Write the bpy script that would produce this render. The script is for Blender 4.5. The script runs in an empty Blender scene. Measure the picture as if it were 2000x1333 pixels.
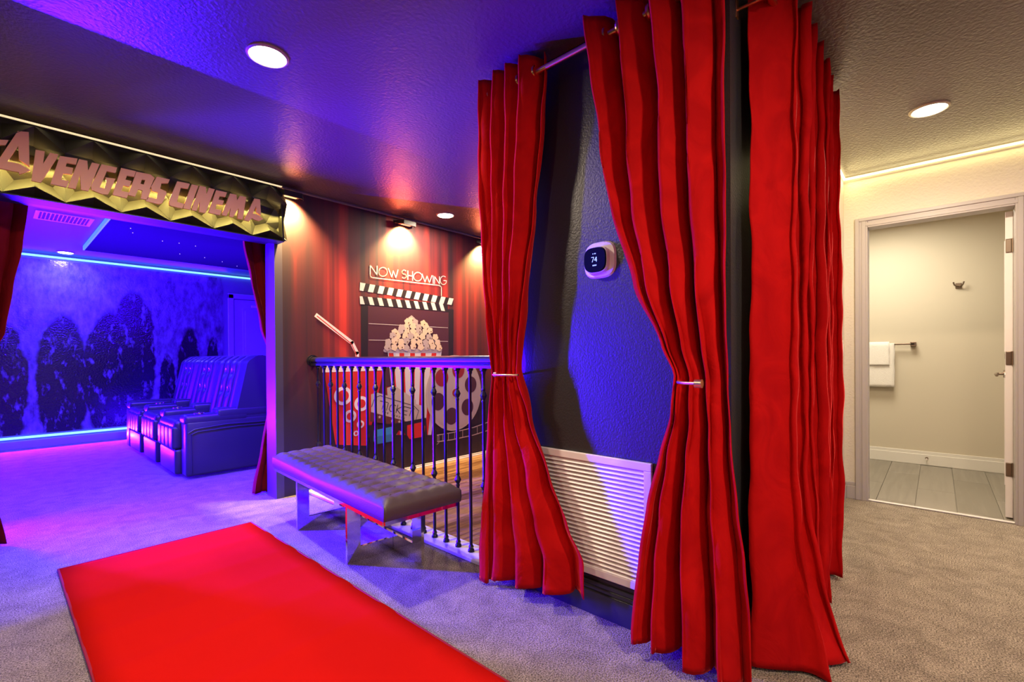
import bpy, bmesh, math, random
from mathutils import Vector, Matrix
random.seed(7)
S = bpy.context.scene
COL = S.collection
PI = math.pi
H_EYE = 1.09

# ------------------------------------------------------------------ camera
FPX, CX, CY, YAW, PIT, ROL = 920.64, 985.07, 702.87, 0.7427, -0.0057, -0.0067
_F = Vector((math.cos(YAW), math.sin(YAW), 0)); _R = Vector((math.sin(YAW), -math.cos(YAW), 0)); _U = Vector((0, 0, 1))
def _basis():
    c, s = math.cos(ROL), math.sin(ROL); cp, sp = math.cos(PIT), math.sin(PIT)
    r = _R*c + _U*(cp*s) + _F*(-sp*s)
    u = _R*(-s) + _U*(cp*c) + _F*(-sp*c)
    f = _U*sp + _F*cp
    return r.normalized(), u.normalized(), f.normalized()
CR, CU, CF = _basis()
cam_d = bpy.data.cameras.new('camera'); cam = bpy.data.objects.new('camera', cam_d); COL.objects.link(cam)
m = Matrix.Identity(4)
for i in range(3):
    m[i][0], m[i][1], m[i][2] = CR[i], CU[i], -CF[i]
m[2][3] = H_EYE
cam.matrix_world = m
cam_d.sensor_width = 36; cam_d.lens = FPX/2000*36
cam_d.shift_x = (1000-CX)/2000; cam_d.shift_y = (CY-666.5)/2000
cam_d.clip_start = 0.02
S.camera = cam

# ------------------------------------------------------------------ world, lights, exposure
w = bpy.data.worlds.new('world'); S.world = w; w.use_nodes = True
w.node_tree.nodes['Background'].inputs[0].default_value = (0.02, 0.018, 0.02, 1)
S.view_settings.view_transform = 'Standard'; S.view_settings.look = 'None'
S.view_settings.gamma = 1.0; S.view_settings.use_curve_mapping = False
S.view_settings.exposure = 0.0

def area(name, loc, direction, sx, sy, power, color, shape='RECTANGLE', spread=180):
    d = bpy.data.lights.new(name, 'AREA'); d.shape = shape; d.size = sx
    if shape in ('RECTANGLE', 'ELLIPSE'): d.size_y = sy
    d.energy = power; d.color = color; d.spread = math.radians(spread)
    o = bpy.data.objects.new(name, d); COL.objects.link(o)
    o.location = loc
    o.rotation_euler = Vector(direction).to_track_quat('-Z', 'Y').to_euler()
    return o
WARM = (1.0, 0.80, 0.58); BLUE = (0.035, 0.001, 1.0); LED = (1.0, 0.80, 0.36)
# cinema: blue light strips (back wall low and high, front wall) plus unseen added fill lamps
area('cinema_low_strip_light', (0.4, 8.22, 0.06), (0, -1, 0.45), 4.2, 0.03, 2100, BLUE, spread=120)
area('cinema_high_strip_light', (0.4, 8.18, 2.36), (0, -1, -0.5), 4.2, 0.03, 70, BLUE)
area('cinema_wall_wash_light', (0.4, 7.9, 2.38), (0, 0.5, -1), 4.0, 0.03, 35, BLUE)
area('cinema_side_fill', (-1.35, 7.3, 0.95), (1, -1.4, 0.0), 1.6, 1.3, 900, (0.03, 0.0, 1.0))  # added out of view, no screen there; stands in for a hidden blue source
area('cinema_opening_fill', (-0.28, 4.60, 0.80), (1, -1, 0), 0.05, 1.4, 700, (0.035, 0.0, 1.0), spread=120)  # added unseen lamp without a fixture, throws blue through the opening into the hall
area('cinema_front_strip_light', (0.5, 4.14, 2.36), (0, 0.35, -1), 3.4, 0.03, 800, BLUE)
# unseen downlights behind or beside the camera, added as fill
for i, (x, y, p) in enumerate([(0.9, -0.6, 48), (-0.8, 1.2, 26), (-0.9, -1.2, 28), (3.4, -1.8, 30)]):
    area('hall_fill_downlight', (x, y, 2.40), (0, 0, -1), 0.14, 0.14, p, WARM, 'DISK')
area('bathroom_light', (5.35, 0.4, 2.38), (0, 0, -1), 0.6, 0.6, 36, (1.0, 0.90, 0.72))

# ------------------------------------------------------------------ pixel -> place helpers (used to read sizes off the walls)
def ray(px, py):
    return CR*((px-CX)/FPX) + CU*((CY-py)/FPX) + CF
def onp(px, py, ax, val):
    v = ray(px, py); o = Vector((0, 0, H_EYE)); t = (val-o[ax])/v[ax]
    return o + v*t

# ------------------------------------------------------------------ materials
def newmat(name):
    mt = bpy.data.materials.new(name); mt.use_nodes = True
    return mt, mt.node_tree.nodes, mt.node_tree.links, mt.node_tree.nodes['Principled BSDF']
def mat(name, col, rough=0.6, metal=0.0, bump=0.0, bscale=60.0, sheen=0.0, spec=0.5, emit=None, estr=0.0, var=0.0, vscale=6.0, coat=0.0):
    mt, N, L, B = newmat(name)
    B.inputs['Base Color'].default_value = (*col, 1); B.inputs['Roughness'].default_value = rough
    B.inputs['Metallic'].default_value = metal; B.inputs['Specular IOR Level'].default_value = spec
    B.inputs['Coat Weight'].default_value = coat
    if sheen:
        B.inputs['Sheen Weight'].default_value = sheen; B.inputs['Sheen Roughness'].default_value = 0.35
        B.inputs['Sheen Tint'].default_value = (*[min(1, c*1.5+.05) for c in col], 1)
    if emit: B.inputs['Emission Color'].default_value = (*emit, 1); B.inputs['Emission Strength'].default_value = estr
    if bump or var:
        tc = N.new('ShaderNodeTexCoord')
    if var:
        nz = N.new('ShaderNodeTexNoise'); nz.inputs['Scale'].default_value = vscale; nz.inputs['Detail'].default_value = 6
        L.new(tc.outputs['Object'], nz.inputs['Vector'])
        rp = N.new('ShaderNodeValToRGB')
        rp.color_ramp.elements[0].position = 0.3; rp.color_ramp.elements[1].position = 0.7
        rp.color_ramp.elements[0].color = (*[c*(1-var) for c in col], 1); rp.color_ramp.elements[1].color = (*[min(1, c*(1+var)) for c in col], 1)
        L.new(nz.outputs['Fac'], rp.inputs['Fac']); L.new(rp.outputs['Color'], B.inputs['Base Color'])
    if bump:
        nb = N.new('ShaderNodeTexNoise'); nb.inputs['Scale'].default_value = bscale; nb.inputs['Detail'].default_value = 4
        L.new(tc.outputs['Object'], nb.inputs['Vector'])
        b = N.new('ShaderNodeBump'); b.inputs['Strength'].default_value = bump; b.inputs['Distance'].default_value = 0.01
        L.new(nb.outputs['Fac'], b.inputs['Height']); L.new(b.outputs['Normal'], B.inputs['Normal'])
    return mt
M = {}
M['black_wall'] = mat('black_wall', (0.027, 0.025, 0.026), 0.42, bump=0.22, bscale=130)
M['ceiling'] = mat('ceiling_paint', (0.108, 0.080, 0.074), 0.30, bump=0.35, bscale=60)
M['theater_ceiling'] = mat('theater_ceiling', (0.11, 0.11, 0.18), 0.5, bump=0.2, bscale=40)
M['star_ceiling'] = mat('star_ceiling', (0.012, 0.012, 0.02), 0.95, spec=0.1)
M['cream'] = mat('cream_wall', (0.62, 0.56, 0.46), 0.7, bump=0.3, bscale=70)
M['theater_wall'] = mat('theater_wall', (0.16, 0.15, 0.2), 0.6, bump=0.2)
M['bath_wall'] = mat('bath_wall', (0.62, 0.55, 0.42), 0.6)
M['grey_trim'] = mat('grey_trim', (0.40, 0.36, 0.34), 0.45)
M['white_trim'] = mat('white_trim', (0.75, 0.70, 0.66), 0.35)
M['black_trim'] = mat('black_trim', (0.03, 0.028, 0.032), 0.3)
M['pillar'] = mat('pillar_paint', (0.07, 0.06, 0.08), 0.4)
M['bath_base'] = mat('bath_base', (0.78, 0.74, 0.66), 0.4)
M['white_door'] = mat('white_door', (0.78, 0.74, 0.72), 0.4)
M['theater_door'] = mat('theater_door', (0.4, 0.38, 0.45), 0.45)
M['gold'] = mat('brass', (0.78, 0.45, 0.20), 0.28, 1.0)
M['champagne'] = mat('champagne', (0.86, 0.62, 0.36), 0.3, 1.0)
M['chrome'] = mat('chrome', (0.82, 0.78, 0.76), 0.08, 1.0)
M['nickel'] = mat('nickel', (0.26, 0.20, 0.15), 0.35, 1.0)
M['iron'] = mat('black_iron', (0.015, 0.014, 0.02), 0.3, bump=0.05, bscale=100)
M['leather'] = mat('brown_leather', (0.075, 0.052, 0.045), 0.46, bump=0.12, bscale=180)
M['seat_leather'] = mat('black_leather', (0.03, 0.03, 0.038), 0.30, bump=0.08, bscale=200)
M['rug'] = mat('red_rug', (0.60, 0.009, 0.006), 0.95, bump=0.12, bscale=300, spec=0.0)
M['rug_edge'] = mat('rug_edge', (0.30, 0.006, 0.01), 0.9)
M['relief'] = mat('black_relief', (0.018, 0.0165, 0.013), 0.48, spec=0.35)
M['copper'] = mat('copper_letter', (0.86, 0.46, 0.27), 0.5, 0.0, bump=0.05, bscale=200)
M['white_plastic'] = mat('white_plastic', (0.80, 0.74, 0.70), 0.35)
M['black_gloss'] = mat('black_gloss', (0.006, 0.007, 0.014), 0.12)
M['screen_text'] = mat('screen_text', (0.4, 0.6, 0.8), 0.5, emit=(0.45, 0.7, 1.0), estr=1.1)
M['towel'] = mat('white_towel', (0.85, 0.80, 0.72), 0.95, bump=0.5, bscale=200)
M['lamp'] = mat('lamp_glow', (1, 1, 1), 0.5, emit=(1.0, 0.93, 0.80), estr=20)
M['led_warm'] = mat('led_warm', (1, 0.9, 0.6), 0.5, emit=(1.0, 0.86, 0.42), estr=5)
M['led_blue'] = mat('led_blue', (0.3, 0.4, 1), 0.5, emit=(0.12, 0.42, 1.0), estr=3.2)
M['led_cyan'] = mat('led_cyan', (0.2, 0.5, 1), 0.5, emit=(0.02, 0.30, 1.0), estr=1.0)
M['lamp_body'] = mat('lamp_body', (0.02, 0.018, 0.016), 0.5)
M['lamp_trim'] = mat('lamp_trim', (0.4, 0.34, 0.24), 0.4)

def carpet_mat():
    mt, N, L, B = newmat('carpet')
    tc = N.new('ShaderNodeTexCoord')
    n1 = N.new('ShaderNodeTexNoise'); n1.inputs['Scale'].default_value = 9; n1.inputs['Detail'].default_value = 7; n1.inputs['Distortion'].default_value = 0.8
    n2 = N.new('ShaderNodeTexNoise'); n2.inputs['Scale'].default_value = 190; n2.inputs['Detail'].default_value = 3
    for n in (n1, n2): L.new(tc.outputs['Object'], n.inputs['Vector'])
    r1 = N.new('ShaderNodeValToRGB'); r1.color_ramp.elements[0].position = 0.3; r1.color_ramp.elements[1].position = 0.7
    r1.color_ramp.elements[0].color = (0.27, 0.225, 0.18, 1); r1.color_ramp.elements[1].color = (0.41, 0.345, 0.275, 1)
    L.new(n1.outputs['Fac'], r1.inputs['Fac'])
    r2 = N.new('ShaderNodeValToRGB'); r2.color_ramp.elements[0].position = 0.36; r2.color_ramp.elements[1].position = 0.64
    r2.color_ramp.elements[0].color = (0.36, 0.35, 0.34, 1); r2.color_ramp.elements[1].color = (1.5, 1.48, 1.45, 1)
    L.new(n2.outputs['Fac'], r2.inputs['Fac'])
    mx = N.new('ShaderNodeMix'); mx.data_type = 'RGBA'; mx.blend_type = 'MULTIPLY'; mx.inputs['Factor'].default_value = 1
    L.new(r1.outputs['Color'], mx.inputs['A']); L.new(r2.outputs['Color'], mx.inputs['B'])
    L.new(mx.outputs['Result'], B.inputs['Base Color'])
    B.inputs['Roughness'].default_value = 1; B.inputs['Specular IOR Level'].default_value = 0.1
    b = N.new('ShaderNodeBump'); b.inputs['Strength'].default_value = 0.9; b.inputs['Distance'].default_value = 0.012
    L.new(n2.outputs['Fac'], b.inputs['Height']); L.new(b.outputs['Normal'], B.inputs['Normal'])
    return mt
M['carpet'] = carpet_mat()

def velvet_mat(nm='red_velvet', k=1.0):
    mt, N, L, B = newmat(nm)
    tc = N.new('ShaderNodeTexCoord'); mp = N.new('ShaderNodeMapping'); mp.inputs['Scale'].default_value = (3, 3, 2.2)
    n1 = N.new('ShaderNodeTexNoise'); n1.inputs['Scale'].default_value = 2.2; n1.inputs['Detail'].default_value = 5; n1.inputs['Distortion'].default_value = 1.5
    L.new(tc.outputs['Object'], mp.inputs['Vector']); L.new(mp.outputs['Vector'], n1.inputs['Vector'])
    r = N.new('ShaderNodeValToRGB'); r.color_ramp.elements[0].position = 0.35; r.color_ramp.elements[1].position = 0.62
    r.color_ramp.elements[0].color = (0.40*k, 0.003, 0.004, 1); r.color_ramp.elements[1].color = (0.50*k, 0.005, 0.005, 1)
    L.new(n1.outputs['Fac'], r.inputs['Fac']); L.new(r.outputs['Color'], B.inputs['Base Color'])
    B.inputs['Roughness'].default_value = 0.85; B.inputs['Specular IOR Level'].default_value = 0.08
    B.inputs['Sheen Weight'].default_value = 0.6*k; B.inputs['Sheen Roughness'].default_value = 0.3
    B.inputs['Sheen Tint'].default_value = (1.0, 0.10, 0.10, 1)
    b = N.new('ShaderNodeBump'); b.inputs['Strength'].default_value = 0.4; b.inputs['Distance'].default_value = 0.02
    L.new(n1.outputs['Fac'], b.inputs['Height']); L.new(b.outputs['Normal'], B.inputs['Normal'])
    return mt
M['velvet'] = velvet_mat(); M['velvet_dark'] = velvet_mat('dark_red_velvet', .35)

def plank_mat(name, c1, c2, rough):
    mt, N, L, B = newmat(name)
    tc = N.new('ShaderNodeTexCoord'); mp = N.new('ShaderNodeMapping'); mp.inputs['Scale'].default_value = (1.0, 14, 1)
    oi = N.new('ShaderNodeObjectInfo'); ad = N.new('ShaderNodeVectorMath'); ad.operation = 'ADD'
    ml = N.new('ShaderNodeVectorMath'); ml.operation = 'SCALE'; ml.inputs['Scale'].default_value = 40
    cb = N.new('ShaderNodeCombineXYZ'); L.new(oi.outputs['Random'], cb.inputs[0]); L.new(oi.outputs['Random'], cb.inputs[1])
    L.new(cb.outputs[0], ml.inputs[0]); L.new(tc.outputs['Object'], mp.inputs['Vector']); L.new(mp.outputs[0], ad.inputs[0]); L.new(ml.outputs[0], ad.inputs[1])
    n1 = N.new('ShaderNodeTexNoise'); n1.inputs['Scale'].default_value = 2.0; n1.inputs['Detail'].default_value = 5; n1.inputs['Distortion'].default_value = 0.5
    L.new(ad.outputs[0], n1.inputs['Vector'])
    m2 = N.new('ShaderNodeMath'); m2.operation = 'ADD'; m3 = N.new('ShaderNodeMath'); m3.operation = 'MULTIPLY_ADD'
    m3.inputs[1].default_value = 0.45; m3.inputs[2].default_value = -0.22; L.new(oi.outputs['Random'], m3.inputs[0])
    L.new(n1.outputs['Fac'], m2.inputs[0]); L.new(m3.outputs[0], m2.inputs[1])
    r = N.new('ShaderNodeValToRGB'); r.color_ramp.elements[0].position = 0.32; r.color_ramp.elements[1].position = 0.68
    r.color_ramp.elements[0].color = (*c1, 1); r.color_ramp.elements[1].color = (*c2, 1)
    L.new(m2.outputs[0], r.inputs['Fac']); L.new(r.outputs['Color'], B.inputs['Base Color'])
    B.inputs['Roughness'].default_value = rough
    return mt
M['wood'] = plank_mat('hickory', (0.15, 0.062, 0.022), (0.46, 0.25, 0.10), 0.35)
M['bath_floor'] = plank_mat('bath_floor', (0.22, 0.195, 0.155), (0.27, 0.24, 0.195), 0.5)

def print_curtain_mat():
    mt, N, L, B = newmat('printed_curtain')
    tc = N.new('ShaderNodeTexCoord'); sp = N.new('ShaderNodeSeparateXYZ'); L.new(tc.outputs['Object'], sp.inputs[0])
    cb = N.new('ShaderNodeCombineXYZ'); mz = N.new('ShaderNodeMath'); mz.operation = 'MULTIPLY'; mz.inputs[1].default_value = 0.02
    L.new(sp.outputs[2], mz.inputs[0]); L.new(sp.outputs[0], cb.inputs[0]); L.new(mz.outputs[0], cb.inputs[2])
    n1 = N.new('ShaderNodeTexNoise'); n1.inputs['Scale'].default_value = 9; n1.inputs['Detail'].default_value = 3; L.new(cb.outputs[0], n1.inputs['Vector'])
    r = N.new('ShaderNodeValToRGB'); e = r.color_ramp.elements
    e[0].position = 0.34; e[0].color = (0.045, 0.001, 0.001, 1); e[1].position = 0.68; e[1].color = (0.80, 0.03, 0.008, 1)
    k = e.new(0.5); k.color = (0.26, 0.006, 0.003, 1)
    L.new(n1.outputs['Fac'], r.inputs['Fac'])
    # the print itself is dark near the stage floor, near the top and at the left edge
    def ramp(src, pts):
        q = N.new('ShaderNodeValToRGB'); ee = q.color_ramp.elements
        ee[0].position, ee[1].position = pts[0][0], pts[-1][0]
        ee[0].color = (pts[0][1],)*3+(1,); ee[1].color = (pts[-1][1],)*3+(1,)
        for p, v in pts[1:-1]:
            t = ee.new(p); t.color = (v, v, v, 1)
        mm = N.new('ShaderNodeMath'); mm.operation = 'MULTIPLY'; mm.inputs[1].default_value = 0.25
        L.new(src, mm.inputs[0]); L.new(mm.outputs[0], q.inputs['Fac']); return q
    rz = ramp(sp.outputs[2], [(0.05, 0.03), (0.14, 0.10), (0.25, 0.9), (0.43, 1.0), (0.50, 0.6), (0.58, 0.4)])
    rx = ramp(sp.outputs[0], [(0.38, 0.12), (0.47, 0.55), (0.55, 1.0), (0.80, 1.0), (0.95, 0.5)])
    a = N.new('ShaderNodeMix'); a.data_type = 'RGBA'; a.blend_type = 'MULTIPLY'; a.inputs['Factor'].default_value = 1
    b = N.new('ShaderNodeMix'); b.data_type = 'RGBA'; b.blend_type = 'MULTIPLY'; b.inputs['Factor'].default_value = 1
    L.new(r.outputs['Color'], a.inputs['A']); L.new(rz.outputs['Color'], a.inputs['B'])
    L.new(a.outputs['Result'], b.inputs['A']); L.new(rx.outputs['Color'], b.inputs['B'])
    c = N.new('ShaderNodeMix'); c.data_type = 'RGBA'; c.blend_type = 'ADD'; c.inputs['Factor'].default_value = 1
    c.inputs['B'].default_value = (0.024, 0.016, 0.020, 1); L.new(b.outputs['Result'], c.inputs['A'])
    L.new(c.outputs['Result'], B.inputs['Base Color']); B.inputs['Roughness'].default_value = 0.55
    return mt
M['print'] = print_curtain_mat()

def poster_mat():
    # plain abstract stand-in for the wall picture: dark lobes on a hazy ground
    mt, N, L, B = newmat('poster_print')
    tc = N.new('ShaderNodeTexCoord'); sp = N.new('ShaderNodeSeparateXYZ')
    n0 = N.new('ShaderNodeTexNoise'); n0.inputs['Scale'].default_value = 5; n0.inputs['Detail'].default_value = 6
    L.new(tc.outputs['Object'], n0.inputs['Vector'])
    sc = N.new('ShaderNodeVectorMath'); sc.operation = 'MULTIPLY_ADD'; sc.inputs[1].default_value = (0.14, 0.0, 0.14); sc.inputs[2].default_value = (-0.07, 0, -0.07)
    L.new(n0.outputs['Color'], sc.inputs[0]); av = N.new('ShaderNodeVectorMath'); L.new(tc.outputs['Object'], av.inputs[0]); L.new(sc.outputs[0], av.inputs[1])
    last = None
    for (x, z, rx, rz) in [(0.10, 0.75, 0.22, 0.85), (0.62, 0.8, 0.26, 0.92), (1.10, 0.85, 0.30, 0.95), (1.36, 1.1, 0.26, 1.0), (1.75, 0.6, 0.1, 0.6), (2.02, 0.8, 0.17, 0.80), (2.35, 0.7, 0.1, 0.75)]:
        s = N.new('ShaderNodeVectorMath'); s.operation = 'SUBTRACT'; s.inputs[1].default_value = (x, 0, z)
        dv = N.new('ShaderNodeVectorMath'); dv.operation = 'MULTIPLY'; dv.inputs[1].default_value = (1/rx, 0, 1/rz)
        ln = N.new('ShaderNodeVectorMath'); ln.operation = 'LENGTH'
        L.new(av.outputs[0], s.inputs[0]); L.new(s.outputs[0], dv.inputs[0]); L.new(dv.outputs[0], ln.inputs[0])
        if last is None: last = ln.outputs['Value']
        else:
            mn = N.new('ShaderNodeMath'); mn.operation = 'MINIMUM'; L.new(last, mn.inputs[0]); L.new(ln.outputs['Value'], mn.inputs[1]); last = mn.outputs[0]
    n1 = N.new('ShaderNodeTexNoise'); n1.inputs['Scale'].default_value = 7; n1.inputs['Detail'].default_value = 8; n1.inputs['Roughness'].default_value = 0.65
    mp = N.new('ShaderNodeMapping'); mp.inputs['Scale'].default_value = (1.5, 1, 0.7); L.new(tc.outputs['Object'], mp.inputs[0]); L.new(mp.outputs[0], n1.inputs['Vector'])
    r1 = N.new('ShaderNodeValToRGB'); r1.color_ramp.elements[0].position = 0.54; r1.color_ramp.elements[1].position = 0.8
    r1.color_ramp.elements[0].color = (0.006, 0.006, 0.012, 1); r1.color_ramp.elements[1].color = (0.30, 0.26, 0.36, 1)
    r2 = N.new('ShaderNodeValToRGB'); r2.color_ramp.elements[0].position = 0.3; r2.color_ramp.elements[1].position = 0.75
    r2.color_ramp.elements[0].color = (0.035, 0.03, 0.05, 1); r2.color_ramp.elements[1].color = (0.26, 0.23, 0.30, 1)
    L.new(n1.outputs['Fac'], r1.inputs[0]); L.new(n1.outputs['Fac'], r2.inputs[0])
    rm = N.new('ShaderNodeValToRGB'); rm.color_ramp.elements[0].position = 0.9; rm.color_ramp.elements[1].position = 1.05
    L.new(last, rm.inputs[0])
    mx = N.new('ShaderNodeMix'); mx.data_type = 'RGBA'; L.new(rm.outputs['Color'], mx.inputs['Factor'])
    L.new(r1.outputs['Color'], mx.inputs['A']); L.new(r2.outputs['Color'], mx.inputs['B'])
    L.new(mx.outputs['Result'], B.inputs['Base Color']); B.inputs['Roughness'].default_value = 0.13
    nb = N.new('ShaderNodeTexNoise'); nb.inputs['Scale'].default_value = 60; L.new(tc.outputs['Object'], nb.inputs['Vector'])
    b = N.new('ShaderNodeBump'); b.inputs['Strength'].default_value = 0.35; b.inputs['Distance'].default_value = 0.008
    L.new(nb.outputs['Fac'], b.inputs['Height']); L.new(b.outputs['Normal'], B.inputs['Normal'])
    return mt
M['poster'] = poster_mat()

# ------------------------------------------------------------------ mesh helpers
def box(bm, x0, x1, y0, y1, z0, z1, bev=0.0, seg=2):
    c = bmesh.ops.create_cube(bm, size=1.0)
    vs = c['verts']
    for v in vs:
        v.co = Vector((x0+(v.co.x+.5)*(x1-x0), y0+(v.co.y+.5)*(y1-y0), z0+(v.co.z+.5)*(z1-z0)))
    if bev:
        es = list({e for v in vs for e in v.link_edges})
        bmesh.ops.bevel(bm, geom=es, offset=bev, segments=seg, profile=0.5, affect='EDGES')
def tube(bm, p0, p1, r, n=12, r1=None):
    p0, p1 = Vector(p0), Vector(p1); d = p1-p0; L_ = d.length
    if r1 is None: r1 = r
    c = bmesh.ops.create_cone(bm, cap_ends=True, cap_tris=False, segments=n, radius1=r, radius2=r1, depth=L_)
    q = d.to_track_quat('Z', 'Y').to_matrix().to_4x4(); mm = Matrix.Translation((p0+p1)/2) @ q
    bmesh.ops.transform(bm, matrix=mm, verts=c['verts'])
def lathe(bm, prof, cx, cy, n=12, sq=False):
    rings = []
    for (r, z) in prof:
        rings.append([bm.verts.new((cx+r*math.cos(2*PI*(i+.5)/n), cy+r*math.sin(2*PI*(i+.5)/n), z)) for i in range(n)])
    for a, b in zip(rings, rings[1:]):
        for i in range(n): bm.faces.new((a[i], a[(i+1) % n], b[(i+1) % n], b[i]))
    bm.faces.new(rings[0][::-1]); bm.faces.new(rings[-1])
def pathtube(bm, pts, r, n=8):
    pts = [Vector(p) for p in pts]; rings = []
    for i, p in enumerate(pts):
        d = (pts[min(i+1, len(pts)-1)]-pts[max(i-1, 0)]).normalized()
        q = d.to_track_quat('Z', 'Y')
        rings.append([bm.verts.new(p+q @ Vector((r*math.cos(2*PI*k/n), r*math.sin(2*PI*k/n), 0))) for k in range(n)])
    for a, b in zip(rings, rings[1:]):
        for i in range(n): bm.faces.new((a[i], a[(i+1) % n], b[(i+1) % n], b[i]))
    bm.faces.new(rings[0][::-1]); bm.faces.new(rings[-1])
def link(name, bm, m_, parent=None, smooth=False):
    bmesh.ops.recalc_face_normals(bm, faces=bm.faces[:])
    me = bpy.data.meshes.new(name); bm.to_mesh(me); bm.free()
    for q in (m_ if isinstance(m_, (list, tuple)) else [m_]): me.materials.append(q)
    if smooth:
        for p in me.polygons: p.use_smooth = True
        if smooth != 'all': me.set_sharp_from_angle(angle=math.radians(38))
    o = bpy.data.objects.new(name, me); COL.objects.link(o)
    if parent: o.parent = parent; o.matrix_parent_inverse = parent.matrix_world.inverted()
    return o
def tag(o, label, cat, group=None, kind=None):
    if label: o['label'] = label
    if cat: o['category'] = cat
    if group: o['group'] = group
    if kind: o['kind'] = kind
    return o
def empty(name, loc, label, cat, group=None):
    o = bpy.data.objects.new(name, None); COL.objects.link(o); o.location = loc; o.empty_display_size = 0.1
    bpy.context.view_layer.update()
    return tag(o, label, cat, group)
def struct(name, bm, m_, label, cat='structure', parent=None):
    o = link(name, bm, m_, parent)
    if not parent: tag(o, label, cat, kind='structure')
    return o
def bx(*a, **k):
    bm = bmesh.new(); box(bm, *a, **k); return bm
def copy_tree(o, parent=None):
    c = o.copy(); COL.objects.link(c)
    if parent: c.parent = parent
    for ch in list(o.children): copy_tree(ch, c)
    return c

XA, YM, XD, YS, HC = 1.726, 3.768, 4.405, 0.523, 2.434
YB = 8.30

# ------------------------------------------------------------------ structure
bm = bmesh.new(); box(bm, -2.4, 1.715, -3.0, 8.4, -0.1, 0); box(bm, 1.715, XD, -3.0, YS+0.6, -0.1, 0); box(bm, 1.715, 3.4, 3.94, 8.4, -0.1, 0)
struct('floor', bm, M['carpet'], 'grey-brown cut pile carpet of the hall and cinema', 'carpet')
struct('ceiling', bx(-2.4, XD+.1, -3.0, YM+0.02, HC, HC+0.1), M['ceiling'], 'dark brown glossy textured ceiling of the hall', 'ceiling')
bm = bmesh.new()
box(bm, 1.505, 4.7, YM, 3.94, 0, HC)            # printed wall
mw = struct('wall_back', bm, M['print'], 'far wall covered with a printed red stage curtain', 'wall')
struct('wall_header', bx(-2.4, 1.505, YM, 3.94, 2.0, HC), M['black_wall'], 'dark header over the cinema opening', 'wall')
struct('wall_pillar', bx(1.485, 1.545, YM-.002, 3.942, 0, 2.0), M['pillar'], 'dark end post of the wall beside the cinema opening', 'wall')
struct('wall_left', bx(-2.4, 0.02, YM, 3.94, 0, 2.0), M['black_wall'], 'dark wall left of the cinema opening', 'wall')
struct('wall_hall_left', bx(-2.5, -2.4, -3.0, 8.4, 0, HC), M['black_wall'], 'dark wall on the left of hall and cinema', 'wall')
struct('wall_front', bx(-2.4, 8, -3.1, -3.0, 0, HC), M['cream'], 'cream wall behind the viewer', 'wall')
# black box walls
struct('wall_center', bx(XA, XA+.1, YS, 1.62, 0, HC), M['black_wall'], 'black textured wall carrying thermostat and vent grille', 'wall')
struct('wall_center_side', bx(XA+.1, 3.0, YS, YS+.1, 0, HC), M['black_wall'], 'black wall side running behind the right curtain', 'wall')
struct('wall_side', bx(3.0, XD, YS, YS+.1, 0, HC), M['cream'], 'cream side wall beside the bathroom door', 'wall')
struct('wall_center_back', bx(XA+.1, 4.7, 1.52, 1.62, 0, HC), M['black_wall'], 'black end wall of the stair landing', 'wall')
struct('wall_landing', bx(4.7, 4.8, 1.52, 3.94, 0, HC), M['cream'], 'end wall of the wooden landing', 'wall')
struct('ceiling_landing', bx(XD+.1, 4.8, 0.6, YM+.02, HC, HC+.1), M['ceiling'], 'dark ceiling over the landing', 'ceiling')
# door wall
DY0, DY1, DH = -0.366, 0.378, 2.03
bm = bmesh.new(); box(bm, XD, XD+.1, DY1+.02, YS, 0, HC); box(bm, XD, XD+.1, -3, DY0-.02, 0, HC); box(bm, XD, XD+.1, DY0-.02, DY1+.02, DH+.02, HC)
struct('wall_right', bm, M['cream'], 'cream wall around the bathroom doorway', 'wall')
def casing(parent):
    w_ = 0.075
    for nm, (a, b, c, d) in {'door_jamb': (DY1, DY1+.02, 0, DH+.02), 'door_jamb_': (DY0-.02, DY0, 0, DH+.02), 'door_head': (DY0-.02, DY1+.02, DH, DH+.02)}.items():
        link(nm.rstrip('_'), bx(XD-.004, XD+.104, a, b, c, d), M['grey_trim'], parent)
    for (a, b, c, d) in [(DY1, DY1+w_, 0, DH+w_), (DY0-w_, DY0, 0, DH+w_), (DY0, DY1, DH, DH+w_)]:
        bm = bmesh.new()
        box(bm, XD-.012, XD, a, b, c, d, .003)
        if b-a < .1:
            s = 1 if a > 0 else -1
            o0 = a if s > 0 else b
            box(bm, XD-.020, XD-.012, min(o0+s*.05, o0+s*w_), max(o0+s*.05, o0+s*w_), c, d, .003)
            box(bm, XD-.016, XD-.012, min(o0+s*.012, o0+s*.035), max(o0+s*.012, o0+s*.035), c, d-.012, .0015)
        else:
            box(bm, XD-.020, XD-.012, a-.05, b+.05, c+.05, d, .003)
            box(bm, XD-.016, XD-.012, a-.012, b+.012, c+.012, c+.035, .0015)
        link('casing', bm, M['grey_trim'], parent)
dr = empty('door_1', (XD+.1, DY0, 0), None, None); tag(dr, 'white bathroom door swung open inside its grey frame', 'door', kind='structure')
casing(dr)
bm = bmesh.new(); box(bm, XD+.105, XD+.105+.735, DY0+.001, DY0+.036, 0.012, DH-.01, .002)
leaf = link('door_leaf', bm, M['white_door'], dr)
for (z0, z1) in [(0.2, 0.95), (1.1, 1.85)]:
    link('door_panel', bx(XD+.22, XD+.73, DY0+.034, DY0+.040, z0, z1, .004), M['white_door'], leaf)
for z in (0.328, 1.06, 1.796):
    bm = bmesh.new(); box(bm, XD+.1005, XD+.105, DY0+.006, DY0+.034, z-.045, z+.045, .004, 2)
    tube(bm, (XD+.100, DY0+.002, z-.045), (XD+.100, DY0+.002, z+.045), .006)
    link('hinge', bm, M['nickel'], leaf)
bm = bmesh.new(); xx = XD+.67
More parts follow.
